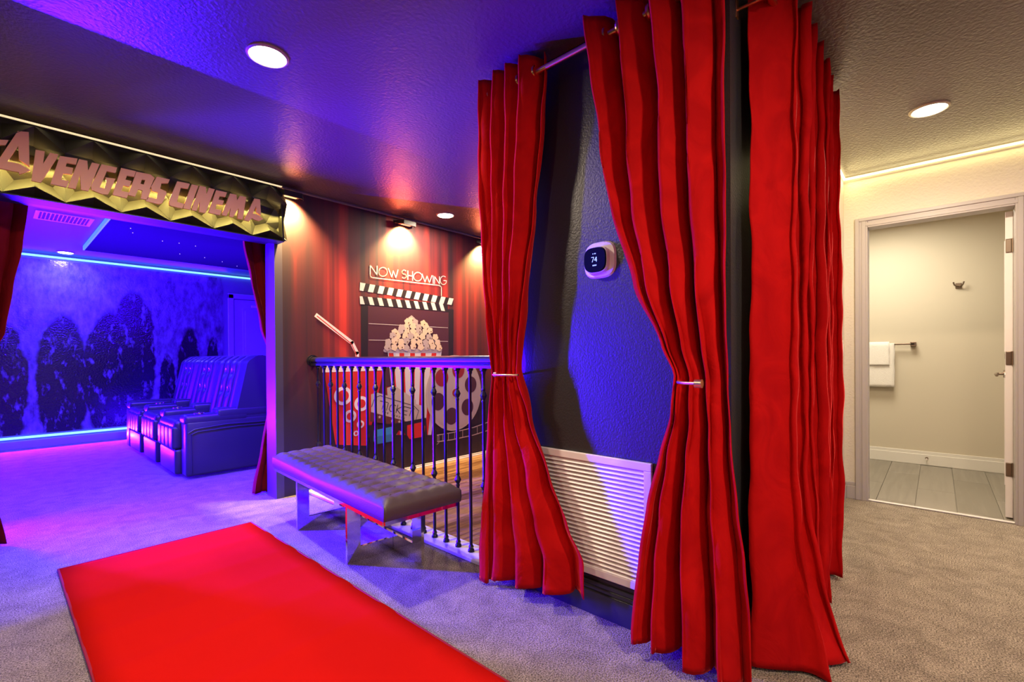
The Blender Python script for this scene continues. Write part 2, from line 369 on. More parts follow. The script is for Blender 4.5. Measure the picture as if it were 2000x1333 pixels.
tube(bm, (xx, DY0+.036, .94), (xx, DY0+.046, .94), .028, 20); tube(bm, (xx, DY0+.04, .94), (xx, DY0+.075, .94), .010)
pathtube(bm, [(xx+.004, DY0+.075, .94), (xx-.04, DY0+.083, .94), (xx-.09, DY0+.083, .936), (xx-.115, DY0+.078, .93)], .009)
link('door_handle', bm, M['nickel'], leaf, smooth=True)
bm = bmesh.new(); box(bm, XD+.11, XD+.14, DY0+.036, DY0+.038, .93, .95); box(bm, XD+.7, XD+.83, DY0+.036, DY0+.0375, 1.05, 1.09, .002)
link('latch_plate', bm, M['nickel'], leaf)

pv = Vector((XD+.105, DY0, 0))
leaf.matrix_world = Matrix.Translation(pv) @ Matrix.Rotation(math.radians(-4.2), 4, 'Z') @ Matrix.Translation(-pv) @ leaf.matrix_world
# bathroom
XB = 6.20
struct('wall_bathroom_back', bx(XB, XB+.1, -1.2, 1.4, 0, HC), M['bath_wall'], 'cream rear wall of the bathroom', 'wall')
struct('wall_bathroom_left', bx(XD+.1, XB, 1.4, 1.5, 0, HC), M['bath_wall'], 'cream left wall of the bathroom', 'wall')
struct('wall_bathroom_right', bx(XD+.1, XB, -1.3, -1.2, 0, HC), M['bath_wall'], 'cream right wall of the bathroom', 'wall')
struct('ceiling_bathroom', bx(XD+.1, XB+.1, -1.3, 1.5, HC, HC+.1), M['bath_wall'], 'plain ceiling of the bathroom', 'ceiling')
fb = struct('floor_bathroom', bx(XD+.02, XB+.1, -1.3, 1.5, -.1, -.006), M['bath_floor'], 'grey vinyl plank floor of the bathroom', 'floor')
me0 = None
for r in range(12):
    y0 = -1.2+r*.22
    off = (r*0.53) % 1.1
    for k in range(3):
        x0 = max(XD+.03, XD+.02-off+k*1.1); x1 = min(XB, XD+.02-off+(k+1)*1.1-.003)
        if x1-x0 < .05: continue
        link('floor_plank', bx(x0, x1, y0, y0+.217, -.006, 0.001, .001, 1), M['bath_floor'], fb)
struct('threshold', bx(XD+.005, XD+.035, DY0, DY1, 0, .009, .003), M['white_trim'], 'white threshold strip between carpet and bathroom floor', 'threshold')
bm = bmesh.new(); box(bm, XB-.015, XB, -1.2, 1.4, 0.001, .105, .004); box(bm, XB-.009, XB, -1.2, 1.4, .105, .135, .003)
struct('baseboard_bathroom', bm, M['bath_base'], 'white baseboard along the bathroom wall', 'baseboard')

# landing floor: planks
fl_ = struct('floor_landing', bx(1.715, 4.7, 1.62, YM, -.1, -.012), M['wood'], 'glossy brown hickory plank floor of the landing', 'floor')
yy = 1.62; r = 0
while yy < YM:
    wd = .105
    off = (r*0.73) % 1.5; k = 0
    while True:
        x0 = 1.80-off+k*1.5; x1 = x0+1.4975; k += 1
        if x0 > 4.7: break
        x0 = max(1.80, x0); x1 = min(4.7, x1)
        if x1-x0 < .05: continue
        link('floor_plank', bx(x0, x1, yy, min(yy+wd-.0015, YM), -.012, 0, .001, 1), M['wood'], fl_)
    yy += wd; r += 1
# curb under the railing
bm = bmesh.new(); box(bm, 1.712, 1.865, 1.60, YM, 0, .020, .004)
struct('trim_1', bm, M['white_trim'], 'white base board under the railing balusters', 'trim')
# ceiling edge trim on the mural side
bm = bmesh.new(); box(bm, -2.4, 4.7, YM-.020, YM, HC-.022, HC, .006)
struct('trim_2', bm, M['lamp_body'] if 0 else mat('edge_strip', (0.20, 0.17, 0.14), .5), 'thin trim strip where far wall meets ceiling', 'trim')
# baseboards
bm = bmesh.new(); box(bm, 1.87, 4.7, YM-.012, YM, 0, .03, .003); box(bm, 1.87, 4.7, YM-.022, YM-.012, 0, .012, .003)
struct('baseboard_back', bm, M['white_trim'], 'low white trim along the foot of the printed wall', 'baseboard')
bm = bmesh.new(); box(bm, XA-.018, XA, YS-.018, 1.62, 0, .10, .003); box(bm, XA-.012, XA, YS-.012, 1.62, .10, .118, .004); box(bm, XA-.008, XA, YS-.008, 1.62, .118, .138, .003)
box(bm, XA, 3.0, YS-.018, YS, 0, .10, .003); box(bm, XA, 3.0, YS-.010, YS, .10, .13, .003)
struct('baseboard_center', bm, M['black_trim'], 'black moulded baseboard of the black wall', 'baseboard')
bm = bmesh.new(); box(bm, 3.0, XD, YS-.015, YS, 0, .10, .003); box(bm, 3.0, XD, YS-.009, YS, .10, .125, .003)
box(bm, XD-.015, XD, DY1+.075, YS-.015, 0, .10, .003); box(bm, XD-.009, XD, DY1+.075, YS-.009, .10, .125, .003)
struct('baseboard_right', bm, M['grey_trim'], 'grey baseboard in the corner beside the bathroom door', 'baseboard')

# cinema shell
struct('ceiling_cinema', bx(-2.4, 3.5, YM+.02, YB+.1, HC, HC+.1), M['theater_ceiling'], 'purple-lit ceiling of the cinema room', 'ceiling')
bm = bmesh.new(); box(bm, -2.4, 3.5, YB, YB+.1, 0, HC)
struct('wall_cinema_back', bm, M['theater_wall'], 'far wall of the cinema room', 'wall')
struct('wall_cinema_right', bx(3.4, 3.5, 3.94, YB, 0, HC), M['theater_wall'], 'right wall of the cinema room', 'wall')
bm = bmesh.new(); box(bm, -2.4, 2.52, YB-.018, YB, 0, .10, .004)
struct('baseboard_cinema', bm, M['theater_door'], 'baseboard below the cinema wall picture', 'baseboard')
bm = bmesh.new(); box(bm, 0.76, 3.3, 4.6, 7.40, HC-.055, HC-.003, .004)
sc_ = struct('ceiling_star_panel', bm, M['star_ceiling'], 'dark dropped ceiling panel with tiny star lights in the cinema', 'ceiling')
bm = bmesh.new()
for i in range(26):
    x, y = random.uniform(.85, 3.2), random.uniform(4.7, 7.3)
    bmesh.ops.create_icosphere(bm, subdivisions=1, radius=.004, matrix=Matrix.Translation((x, y, HC-.056)))
o = link('star_light', bm, mat('star', (1, 1, 1), .5, emit=(.6, .5, 1), estr=3), sc_); o['kind'] = 'stuff'
bm = bmesh.new(); box(bm, .742, .757, 4.6, 7.40, HC-.055, HC-.004, .003)
tag(link('led_strip', bm, M['led_cyan']), 'cyan light strip along the edge of the dropped star ceiling', 'light strip', 'blue light strips in the cinema')
bm = bmesh.new(); box(bm, -2.0, 3.3, YB-.03, YB-.004, 2.388, 2.410, .003)
tag(link('led_strip', bm, M['led_blue']), 'bright blue light strip along the top of the cinema wall picture', 'light strip', 'blue light strips in the cinema')
bm = bmesh.new(); box(bm, -2.0, 2.5, YB-.034, YB-.004, .125, .150, .003)
tag(link('led_strip', bm, M['led_blue']), 'blue light strip running low along the foot of the cinema wall picture', 'light strip', 'blue light strips in the cinema')
# poster with ragged right edge
bm = bmesh.new()
pts = [(-2.0, .17), (2.44, .17)]
z = .25
while z < 2.34: pts.append((2.47+random.uniform(-.02, .02), z)); z += .09
pts += [(2.46, 2.36), (-2.0, 2.36)]
vs = [bm.verts.new((x, YB-.006, z)) for x, z in pts]; f = bm.faces.new(vs)
ex = bmesh.ops.extrude_face_region(bm, geom=[f]); bmesh.ops.translate(bm, vec=(0, .004, 0), verts=[v for v in ex['geom'] if isinstance(v, bmesh.types.BMVert)])
tag(link('wall_picture', bm, M['poster']), 'large dark glossy picture covering the far cinema wall', 'picture')
# cinema door
cd = empty('door_2', (2.95, YB, 0), None, None); tag(cd, 'panelled door in the far corner of the cinema room', 'door', kind='structure')
link('door_leaf', bx(2.64, 3.36, YB-.02, YB, 0, 2.04, .003), M['theater_door'], cd)
for (a, b, c, d) in [(2.55, 2.63, 0, 2.12), (2.55, 3.4, 2.05, 2.13)]: link('casing', bx(a, b, YB-.035, YB, c, d, .006), M['theater_door'], cd)
for (a, b, c, d) in [(2.76, 3.24, 1.1, 1.90), (2.76, 3.24, .2, .95)]:
    bm = bmesh.new(); box(bm, a, b, YB-.026, YB-.018, c, d, .006); box(bm, a+.035, b-.035, YB-.034, YB-.024, c+.035, d-.035, .008)
    link('door_panel', bm, M['theater_door'], cd)
p = onp(497, 599.5, 1, YB-.04)
link('door_plate', bx(p.x-.045, p.x+.045, YB-.032, YB-.018, p.z-.02, p.z+.02, .008, 3), mat('door_plate', (.8, .8, .85), .4), cd)

# ------------------------------------------------------------------ mural motifs (flat print on the far wall)
class Print:
    def __init__(s, d=0): s.bm = bmesh.new(); s.d = d; s.k = 0
    def P(s, px, py):
        q = onp(px, py, 1, YM); return (q.x, q.z)
    def poly2(s, pts, mi=0, lift=0):
        y = YM-.0006-.0004*(s.d+lift)
        vs = [s.bm.verts.new((x, y, z)) for x, z in pts]
        try: f = s.bm.faces.new(vs); f.material_index = mi
        except ValueError: pass
    def poly(s, pts, mi=0, lift=0): s.poly2([s.P(*q) for q in pts], mi, lift)
    def disc(s, c, rx, rz, mi=0, lift=0, n=28, a0=0, wob=0):
        s.poly2([(c[0]+rx*(1+wob*math.sin(5*t+a0))*math.cos(t), c[1]+rz*(1+wob*math.sin(5*t+a0))*math.sin(t)) for t in [2*PI*i/n for i in range(n)]], mi, lift)
    def stroke2(s, pts, w_, mi=0, lift=0):
        for a, b in zip(pts, pts[1:]):
            a, b = Vector(a), Vector(b); d = (b-a)
            if d.length < 1e-6: continue
            d.normalize(); nrm = Vector((-d.y, d.x))*w_/2; e = d*w_*.35
            s.poly2([tuple(a-e+nrm), tuple(b+e+nrm), tuple(b+e-nrm), tuple(a-e-nrm)], mi, lift)
    def stroke(s, pts, w_, mi=0, lift=0): s.stroke2([s.P(*q) for q in pts], w_, mi, lift)
    def done(s, name, mats, parent, label=None):
        o = link(name, s.bm, mats, parent)
        for f in o.data.polygons:
            pass
        if label: o['label'] = label
        return o
def pm(n, c): return mat('print_'+n, c, .5)
PW, PR, PK, PMa = pm('white', (.80, .72, .66)), pm('red', (.72, .025, .015)), pm('black', (.022, .012, .016)), pm('maroon', (.085, .022, .035))
PC, PB, PG, PCr, PBr, PN = pm('popcorn', (.82, .62, .42)), pm('blue', (.05, .30, .55)), pm('grey', (.55, .43, .38)), pm('cream', (.62, .50, .38)), pm('brown', (.14, .035, .022)), pm('neon', (.95, .80, .72))
Z5 = lambda x, y: (690+x/6.667, 500+y/6.667)
Z6 = lambda x, y: (600+x/5.263, 700+y/5.263)
mur = empty('printed_mural', (2.9, YM, 0), 'printed cinema mural with clapperboard, popcorn, drink cup, ticket and reel', 'mural')
# lettering NOW SHOWING
t = Print(6)
def arc(cx, cy, rx, ry, a0, a1, n=16): return [(cx+rx*math.cos(math.radians(a0+(a1-a0)*i/n)), cy-ry*math.sin(math.radians(a0+(a1-a0)*i/n))) for i in range(n+1)]
G = [[(218, 250), (218, 120), (308, 250), (308, 135)], arc(385, 210, 55, 58, 0, 360, 20), [(455, 165), (500, 282), (518, 195), (552, 288), (580, 185)],
     arc(660, 213, 26, 26, 40, 270, 10)+arc(660, 265, 28, 26, 90, -140, 10), [(708, 198), (708, 308)], [(770, 208), (770, 322)], [(708, 255), (770, 265)],
     arc(838, 272, 54, 56, 0, 360, 20), [(895, 238), (932, 345), (958, 262), (988, 352), (1022, 258)], [(1038, 262), (1038, 360)],
     [(1056, 364), (1056, 268), (1120, 368), (1120, 275)], arc(1172, 320, 42, 55, 55, 330, 14)+[(1210, 325), (1175, 322)]]
for g in G: t.stroke([Z5(*q) for q in g], .009)
t.stroke([Z5(*q) for q in [(218, 250), (222, 270), (245, 284), (1105, 385), (1135, 395), (1145, 412), (1145, 520)]], .008)
t.done('lettering', [PN], mur, 'thin white outline lettering reading NOW SHOWING')
# clapperboard
c = Print(0)
c.poly([Z5(100, 600), Z5(1305, 700), Z5(1300, 1700), Z5(100, 1700)], 0)
c.poly([Z5(190, 650), Z5(1240, 735), Z5(1240, 1700), Z5(190, 1700)], 2, 1)
c.poly([Z5(82, 345), Z5(1265, 550), Z5(1300, 575), Z5(1300, 650), Z5(1190, 628), Z5(82, 452)], 0, 1)
c.poly([Z5(82, 525), Z5(1160, 622), Z5(1230, 640), Z5(1230, 735), Z5(82, 628)], 0, 2)
def lrp(a, b, t_): return (a[0]+(b[0]-a[0])*t_, a[1]+(b[1]-a[1])*t_)
x = 88.; st = 128.
for k in range(11):
    wv = st*.55
    tf = lambda xx: (xx, 347+(xx-88)*.1735); bf = lambda xx: (xx, 452+(xx-82)*.158)
    c.poly([Z5(*tf(x)), Z5(*tf(x+wv)), Z5(*bf(x+wv-28)), Z5(*bf(max(82, x-28)))], 1, 3)
    if k < 10:
        tf2 = lambda xx: (xx, 526+(xx-82)*.088); bf2 = lambda xx: (xx, 628+(xx-85)*.083)
        c.poly([Z5(*tf2(max(82, x-30))), Z5(*tf2(x-30+wv*.85)), Z5(*bf2(x+wv*.85)), Z5(*bf2(max(85, x)))], 1, 4)
    x += st; st *= .978
c.stroke([Z5(200, 883), Z5(1230, 937)], .004, 1, 4); c.stroke([Z5(200, 1097), Z5(1230, 1115)], .004, 1, 4)
c.done('clapperboard', [PK, PW, PMa], mur)
# popcorn bucket
b = Print(7)
b.poly([(757, 688), (862, 688), (842, 850), (774, 850)], 0)
for k in range(5):
    u0, u1 = (k+.08)/5, (k+.52)/5
    b.poly([(lrp((757, 0), (862, 0), u0)[0], 690), (lrp((757, 0), (862, 0), u1)[0], 690), (lrp((774, 0), (842, 0), u1)[0], 850), (lrp((774, 0), (842, 0), u0)[0], 850)], 1, 1)
b.poly([Z5(390, 1222), Z5(410, 1208), Z5(1135, 1212), Z5(1152, 1230), Z5(1140, 1258), Z5(410, 1258), Z5(388, 1245)], 2, 2)
rr = random.Random(3)
cents = []
for row, (yv, x0, x1) in enumerate([(1190, 450, 1110), (1120, 450, 1095), (1050, 500, 1060), (985, 530, 1000), (925, 620, 930), (870, 700, 900), (835, 745, 760)]):
    n = max(1, int((x1-x0)/75))
    for i in range(n+1): cents.append((x0+(x1-x0)*i/n+rr.uniform(-12, 12), yv+rr.uniform(-12, 12)))
for i, (a_, b_) in enumerate(reversed(cents)):
    q = b.P(*Z5(a_, b_)); b.disc(q, .033+.006*rr.random(), .033, 3 if i % 3 else 2, 3+i*.12, 16, rr.random()*6, .13)
    if i % 2 == 0: b.disc((q[0]+.012, q[1]-.01), .007, .006, 4, 10, 8)
b.done('popcorn_bucket', [PW, PR, PG, PC, PBr], mur)
# soda cup
s_ = Print(8)
s_.poly([(633, 727), (748, 725), (717, 871), (655, 869)], 0)
s_.poly([(672, 727), (690, 727), (684, 870), (672, 870)], 3, .5)
s_.poly([(629, 713), (749, 711), (749, 724), (629, 728)], 1, 1)
for (a_, b_, ro, ri) in [(367, 388, 92, 58), (555, 468, 72, 42), (440, 597, 62, 36), (545, 680, 38, 20), (500, 773, 27, 13)]:
    q = s_.P(*Z6(a_, b_)); e1 = s_.P(*Z6(a_+ro, b_))[0]-q[0]; e2 = s_.P(*Z6(a_+ri, b_))[0]-q[0]
    s_.disc(q, e1, e1*.95, 1, 2); s_.disc(q, e2, e2*.95, 0, 3)
s_.stroke([(618, 617), (687, 670), (697, 690), (698, 712)], .036, 1, 1.2); s_.stroke([(619, 618), (686, 672), (695, 692), (696, 712)], .008, 2, 1.6)
s_.done('drink_cup', [PR, PN, PR, pm('light_red', (.85, .05, .035))], mur)
# tickets
k_ = Print(22)
k_.poly([Z6(*q) for q in [(815, 305), (860, 290), (920, 300), (1110, 430), (1110, 470), (820, 400)]], 0)
k_.poly([Z6(*q) for q in [(650, 372), (710, 352), (1135, 478), (1180, 490), (1190, 560), (1160, 640), (1000, 650), (650, 560)]], 0, 1)
k_.poly([Z6(*q) for q in [(645, 552), (1005, 645), (860, 682), (640, 650)]], 1, 2)
k_.stroke([Z6(*q) for q in [(655, 500), (690, 405), (745, 385), (1090, 490), (1140, 540), (1110, 635)]], .006, 2, 2)
for g in [[(745, 440), (820, 455)], [(782, 448), (762, 525)], [(828, 460), (808, 535)], [(905, 490), (875, 470), (848, 490), (835, 525), (850, 548), (880, 545)],
          [(925, 480), (905, 560)], [(978, 492), (915, 528), (950, 572)], [(1035, 508), (990, 498), (972, 575), (1015, 585)], [(982, 538), (1022, 545)], [(1040, 510), (1095, 522)], [(1068, 518), (1045, 592)]]:
    k_.stroke([Z6(*q) for q in g], .007, 2, 3)
u = 0
for i in range(10):
    a_ = 765+i*24; b_ = 545+i*7.5
    if i == 3: continue
    k_.stroke([Z6(*q) for q in [(a_, b_+14), (a_+5, b_-4), (a_+9, b_+14), (a_+15, b_-2)]], .0035, 2, 3)
for (a_, b_) in [(738, 605), (865, 645), (940, 652)]:
    q = k_.P(*Z6(a_, b_)); k_.poly2([(q[0]+(.018 if j % 2 == 0 else .008)*math.sin(j*PI/5), q[1]+(.018 if j % 2 == 0 else .008)*math.cos(j*PI/5)) for j in range(10)], 0, 4)
k_.done('ticket', [PCr, PBr, PK], mur, 'cream ticket lettered TICKET NOW SHOWING')
# 3D glasses
g_ = Print(28)
g_.poly([Z6(*q) for q in [(618, 690), (900, 672), (1215, 612), (1225, 800), (1190, 838), (1030, 842), (990, 760), (935, 740), (900, 800), (895, 868), (690, 895), (640, 880)]], 0)
g_.poly([Z6(*q) for q in [(680, 740), (885, 700), (885, 850), (700, 885), (672, 850)]], 1, 1)
g_.poly([Z6(*q) for q in [(1020, 690), (1175, 655), (1205, 700), (1195, 805), (1045, 832), (1020, 790)]], 2, 1)
g_.poly([Z6(*q) for q in [(680, 810), (885, 775), (885, 850), (700, 885), (672, 850)]], 3, 2)
g_.done('film_glasses', [PK, PB, PR, pm('blue_dark', (.04, .20, .38))], mur)
# reel
rl = Print(32)
q = rl.P(*Z6(1503, 372)); R_ = q[1]-rl.P(*Z6(1503, 745))[1]
R_ = .36
q = (rl.P(883, 768)); zb = rl.P(883, 842)[1]; R_ = q[1]-zb
xl, xr = rl.P(830, 770)[0], rl.P(938, 770)[0]; RX = (xr-xl)/2; q = ((xl+xr)/2, q[1])
rl.disc(q, RX, R_, 3, -1, 48); rl.disc((q[0]+.012, q[1]+.01), RX*.965, R_*.965, 0, 0, 48)
for j in range(6):
    a_ = math.radians(18+60*j); hx = (q[0]+.62*RX*math.cos(a_), q[1]+.62*R_*math.sin(a_))
    rl.disc(hx, RX*.225, R_*.225, 1 if j not in (1, 2) else 2, 1)
rl.disc(q, RX*.13, R_*.13, 3, 1); rl.disc(q, RX*.10, R_*.10, 2, 2)
rl.done('film_reel', [PG, PMa, pm('reel_red', (.35, .02, .02)), PCr], mur)
# film strip
fs = Print(30); top = [Z6(*v) for v in [(1330, 790), (1480, 765), (1700, 712), (1858, 655)]]; bot = [Z6(*v) for v in [(1330, 858), (1480, 838), (1700, 790), (1862, 738)]]
fs.poly(top+bot[::-1], 1)
for L_ in (top, bot): fs.stroke(L_, .010, 0, 1)
for i in range(9):
    u = i/8; j = min(2, int(u*3)); v = u*3-j
    fs.stroke([lrp(top[j], top[j+1], v), lrp(bot[j], bot[j+1], v)], .006, 0, 1)
fs.stroke([Z6(1325, 790), Z6(1345, 800), Z6(1345, 870), Z6(1325, 885)], .006, 0, 1)
fs.done('film_strip', [PG, PK], mur)

# ------------------------------------------------------------------ downlights
def downlight(loc, label, power, col=WARM, r=.072):
    t = empty('downlight', loc, label, 'ceiling light', 'recessed downlights')
    x, y, z = loc
    bm = bmesh.new(); lathe(bm, [(r*1.22, z), (r*1.20, z-.005), (r*1.08, z-.010), (r*1.0, z-.006), (r*1.0, z)], x, y, 32)
    link('trim_ring', bm, M['lamp_trim'], t, smooth=True)
    bm = bmesh.new(); lathe(bm, [(r*.98, z-.003), (r*.9, z-.011), (r*.3, z-.013)], x, y, 28)
    link('lens', bm, M['lamp'], t, smooth=True)
    area('downlight_lamp', (x, y, z-.03), (0, 0, -1), r*1.8, r*1.8, power, col, 'DISK')
downlight((.841, 2.183, HC), 'recessed downlight above the red carpet runner', 38)
downlight((2.911, 3.414, HC), 'recessed downlight in front of the printed wall', 22)
downlight((3.489, .03, HC), 'recessed downlight in front of the bathroom door', 34)
q = onp(128, 493, 2, HC); downlight((q.x, q.y, HC), 'recessed downlight in the purple cinema ceiling', 3, (1, .9, .95))
downlight((.447, 4.75, HC), 'recessed downlight in the cinema ceiling just inside the opening', 3, (1, .9, .95))

# warm LED cove on the door wall
bm = bmesh.new(); box(bm, XD-.014, XD-.002, -3.0, YS, HC-.020, HC-.008, .003)
tag(link('led_strip', bm, M['led_warm']), 'warm light strip along the ceiling above the bathroom door', 'light strip')
bm = bmesh.new(); box(bm, 3.4, XD-.016, YS-.014, YS-.002, HC-.020, HC-.008, .003)
tag(link('led_strip', bm, M['led_warm']), 'warm light strip on the short side wall behind the right curtain', 'light strip')
area('cove_light', (XD-.03, -1.2, HC-.03), (-.35, 0, -1), 3.4, 0.02, 5, LED)
area('cove_light', (XD-.05, -1.2, HC-.06), (-1, 0, .7), 3.4, 0.02, 1.2, LED)
area('cove_light', (3.9, YS-.03, HC-.03), (0, -.35, -1), .9, .02, 2, LED)

# ------------------------------------------------------------------ wall washers on the printed wall
def spot(loc, tgt, power, ang, blend, col, r=.02):
    d = bpy.data.lights.new('washer_lamp', 'SPOT'); d.energy = power; d.spot_size = math.radians(ang); d.spot_blend = blend; d.color = col; d.shadow_soft_size = r
    o = bpy.data.objects.new('washer_lamp', d); COL.objects.link(o); o.location = loc
    o.rotation_euler = (Vector(tgt)-Vector(loc)).to_track_quat('-Z', 'Y').to_euler()
def washer(x, label):
    t = empty('wall_lamp', (x, YM-.05, 2.32), label, 'wall light', 'wall washer lamps')
    bm = bmesh.new(); box(bm, x-.07, x+.07, YM-.115, YM-.105, 2.335, 2.378, .002); box(bm, x-.07, x+.07, YM-.106, YM-.02, 2.352, 2.378, .002); link('housing', bm, M['lamp_body'], t)
    for s in (-1, 1):
        bm = bmesh.new()
        a = [(x+s*.07, YM-.113, 2.374), (x+s*.07, YM-.113, 2.338), (x+s*.115, YM-.03, 2.352), (x+s*.12, YM-.02, 2.378)]
        v1 = [bm.verts.new(p_) for p_ in a]; v2 = [bm.verts.new((p_[0], p_[1]+.006, p_[2])) for p_ in a]
        bm.faces.new(v1); bm.faces.new(v2[::-1])
        for i in range(4): bm.faces.new((v1[i], v1[(i+1) % 4], v2[(i+1) % 4], v2[i]))
        link('side_flap', bm, M['lamp_body'], t)
    link('lens', bx(x-.05, x+.05, YM-.074, YM-.035, 2.348, 2.352), mat('washer_glow', (1, .8, .5), .5, emit=(1, .75, .42), estr=.5), t)
    spot((x, YM-.085, 2.335), (x, YM, 2.20), 330, 118, .9, (1.0, .66, .24))
washer(1.59, 'black wall washer lamp at the left end of the printed wall')
washer(2.68, 'black wall washer lamp above the words on the printed wall')
washer(3.76, 'black wall washer lamp on the printed wall half hidden by the red curtain')

# ------------------------------------------------------------------ railing
XR = 1.778
rail = empty('stair_railing', (XR, 2.7, .02), 'black iron stair railing with knuckled balusters behind the bench', 'railing')
prof = [(-.030, 1.035), (-.030, 1.048), (-.022, 1.056), (-.033, 1.068), (-.033, 1.085), (-.026, 1.096), (-.012, 1.102), (.012, 1.102), (.026, 1.096), (.033, 1.085), (.033, 1.068), (.022, 1.056), (.030, 1.048), (.030, 1.035)]
bm = bmesh.new()
A = [bm.verts.new((XR+a, 1.62, z-.004)) for a, z in prof]; B_ = [bm.verts.new((XR+a, YM-.035, z-.004)) for a, z in prof]
for i in range(len(prof)): bm.faces.new((A[i], A[(i+1) % len(prof)], B_[(i+1) % len(prof)], B_[i]))
bm.faces.new(A[::-1]); bm.faces.new(B_)
link('handrail', bm, M['iron'], rail, smooth=True)
bm = bmesh.new(); tube(bm, (XR, YM-.04, 1.07), (XR, YM, 1.07), .038, 24); tube(bm, (XR, YM-.012, 1.07), (XR, YM, 1.07), .047, 24)
link('rosette', bm, M['iron'], rail)
r0 = .0088
def knuckle(z): return [(r0, z-.040), (.011, z-.036), (.011, z-.028), (.008, z-.024), (.013, z-.016), (.020, z), (.013, z+.016), (.008, z+.024), (.011, z+.028), (.011, z+.036), (r0, z+.040)]
def baluster(y, double):
    pr = [(.0185, .020), (.0185, .030), (.012, .038), (.015, .048), (.010, .058), (r0, .064)]
    if double: pr += knuckle(.40)+knuckle(.885)
    pr += [(r0, .995), (.013, 1.003), (.013, 1.012), (.020, 1.020), (.020, 1.034)]
    bm = bmesh.new(); lathe(bm, pr, XR, y, 8)
    return bm
protos = {}
for i in range(20):
    y = 3.668-.1046*i; dbl = i % 2 == 0
    if dbl not in protos:
        protos[dbl] = link('baluster', baluster(0, dbl), M['iron'], rail, smooth=True); o = protos[dbl]; o.location.y += y
        o['label'] = 'baluster with two knuckles' if dbl else 'plain straight baluster'
    else:
        o = protos[dbl].copy(); COL.objects.link(o); o.location.y = protos[dbl].location.y + (y-protos[dbl]['y0'])
    o['y0'] = y if 'y0' not in o or o in protos.values() else o['y0']

# ------------------------------------------------------------------ curtains
def interp(tab, z):
    tab = sorted(tab)
    if z <= tab[0][0]: return tab[0][1]
    for (a, va), (b, vb) in zip(tab, tab[1:]):
        if z <= b:
            t = (z-a)/(b-a); t = t*t*(3-2*t)*.5+t*.5
            return va+(vb-va)*t
    return tab[-1][1]
def curtain(name, label, ax, plane, outward, L_, R_, ztop, zbot, folds, amp, seed, rings=True, tie=None, sub=14, cr=1.0, flare=None, group='red velvet curtains', hem=(0, 0), phase=0.0, gather=None, dense=0.0, cloth='velvet'):
    """ax: axis along the rod ('x' or 'y'); L_, R_: tables (z, coordinate); outward: sign of the cloth's room side"""
    rd = random.Random(seed); nu = folds*sub; nz = 96
    ph = [rd.uniform(.75, 1.2) for _ in range(folds*2+2)]; sh = [rd.uniform(-.25, .25) for _ in range(folds+2)]
    bm = bmesh.new(); grid = []
    for j in range(nz+1):
        z = zbot+(ztop-zbot)*j/nz; a = interp(L_, z); b = interp(R_, z); wd = abs(b-a); row = []
        am = interp(amp, z); ge = interp(gather, z) if gather else 1.0
        for i in range(nu+1):
            u = i/nu; zc = z+(hem[0]+(hem[1]-hem[0])*u)*(1-j/nz)**2; k = u*folds; kk = int(min(k, folds-1e-6)); fr = k-kk
            th = 2*PI*k+phase
            wv = math.sin(th)
            wv = 1-2*((1-wv)/2)**1.35
            f_ = ph[kk*2+(1 if fr > .5 else 0)]
            low = max(0, 1-z/1.0)
            wr = .0035*math.sin(z*23+k*5+sh[kk]*9)*math.sin(z*7.3+k*1.7+seed)+.003*math.sin(z*11-k*9+seed*2)
            off = am*wv*f_ + dense*am*math.exp(-((z-1.04)/.33)**2)*math.sin(2.0*th+.7) + am*.10*math.sin(3*th+z*2+seed) + wr + .012*low*math.sin(3.1*k+sh[kk]*4+z*3.0) + .004*math.sin(z*9+k*2.3)*(1-abs(wv))
            if flare: off += flare(u, z)
            s = a+(b-a)*u**ge + (b-a)/folds*.16*math.sin(th*2+.8)*(1 if am > .02 else .4) + wd*.012*math.sin(z*5+u*8)*low + wd*.05*math.sin(u*PI)*math.sin(u*5.3+seed*1.3+z*.9)*(1 if phase == 0 else .3)
            n_ = plane+outward*off
            row.append(bm.verts.new((s, n_, zc) if ax == 'x' else (n_, s, zc)))
        grid.append(row)
    for j in range(nz):
        for i in range(nu): bm.faces.new((grid[j][i], grid[j][i+1], grid[j+1][i+1], grid[j+1][i]))
    mid = (interp(L_, ztop)+interp(R_, ztop))/2
    t = empty(name, (mid, plane, 0) if ax == 'x' else (plane, mid, 0), label, 'curtain', group)
    o = link('curtain_panel', bm, M[cloth], t, smooth='all')
    so = o.modifiers.new('thickness', 'SOLIDIFY'); so.thickness = .004; so.offset = 0
    if rings:
        zr = rings
        a = interp(L_, zr); b = interp(R_, zr)
        for k in range(folds*2):
            s = a+(b-a)*(k/2+.0)/folds + (b-a)*0.002
            if k == 0: continue
            bm = bmesh.new()
            c = bmesh.ops.create_uvsphere  # noqa
            n, mseg = 18, 6; R0, r1 = .026, .0045; vv = []
            dirv = Vector((1, 0.0, 0)) if ax == 'x' else Vector((0, 1, 0))
            d2 = Vector((0, 1, 0)) if ax == 'x' else Vector((1, 0, 0))
            cc = Vector((s, plane, zr)) if ax == 'x' else Vector((plane, s, zr))
            for p_ in range(n):
                t1 = 2*PI*p_/n; e = d2*math.cos(t1)+Vector((0, 0, 1))*math.sin(t1)
                vv.append([bm.verts.new(cc+e*(R0+r1*math.cos(2*PI*q_/mseg))+dirv*r1*1.6*math.sin(2*PI*q_/mseg)) for q_ in range(mseg)])
            for p_ in range(n):
                for q_ in range(mseg): bm.faces.new((vv[p_][q_], vv[(p_+1) % n][q_], vv[(p_+1) % n][(q_+1) % mseg], vv[p_][(q_+1) % mseg]))
            link('grommet', bm, M['gold'], t, smooth=True)
    return t
def tabY(pts, X): return [(onp(a, b, 0, X).z, onp(a, b, 0, X).y) for a, b in pts]
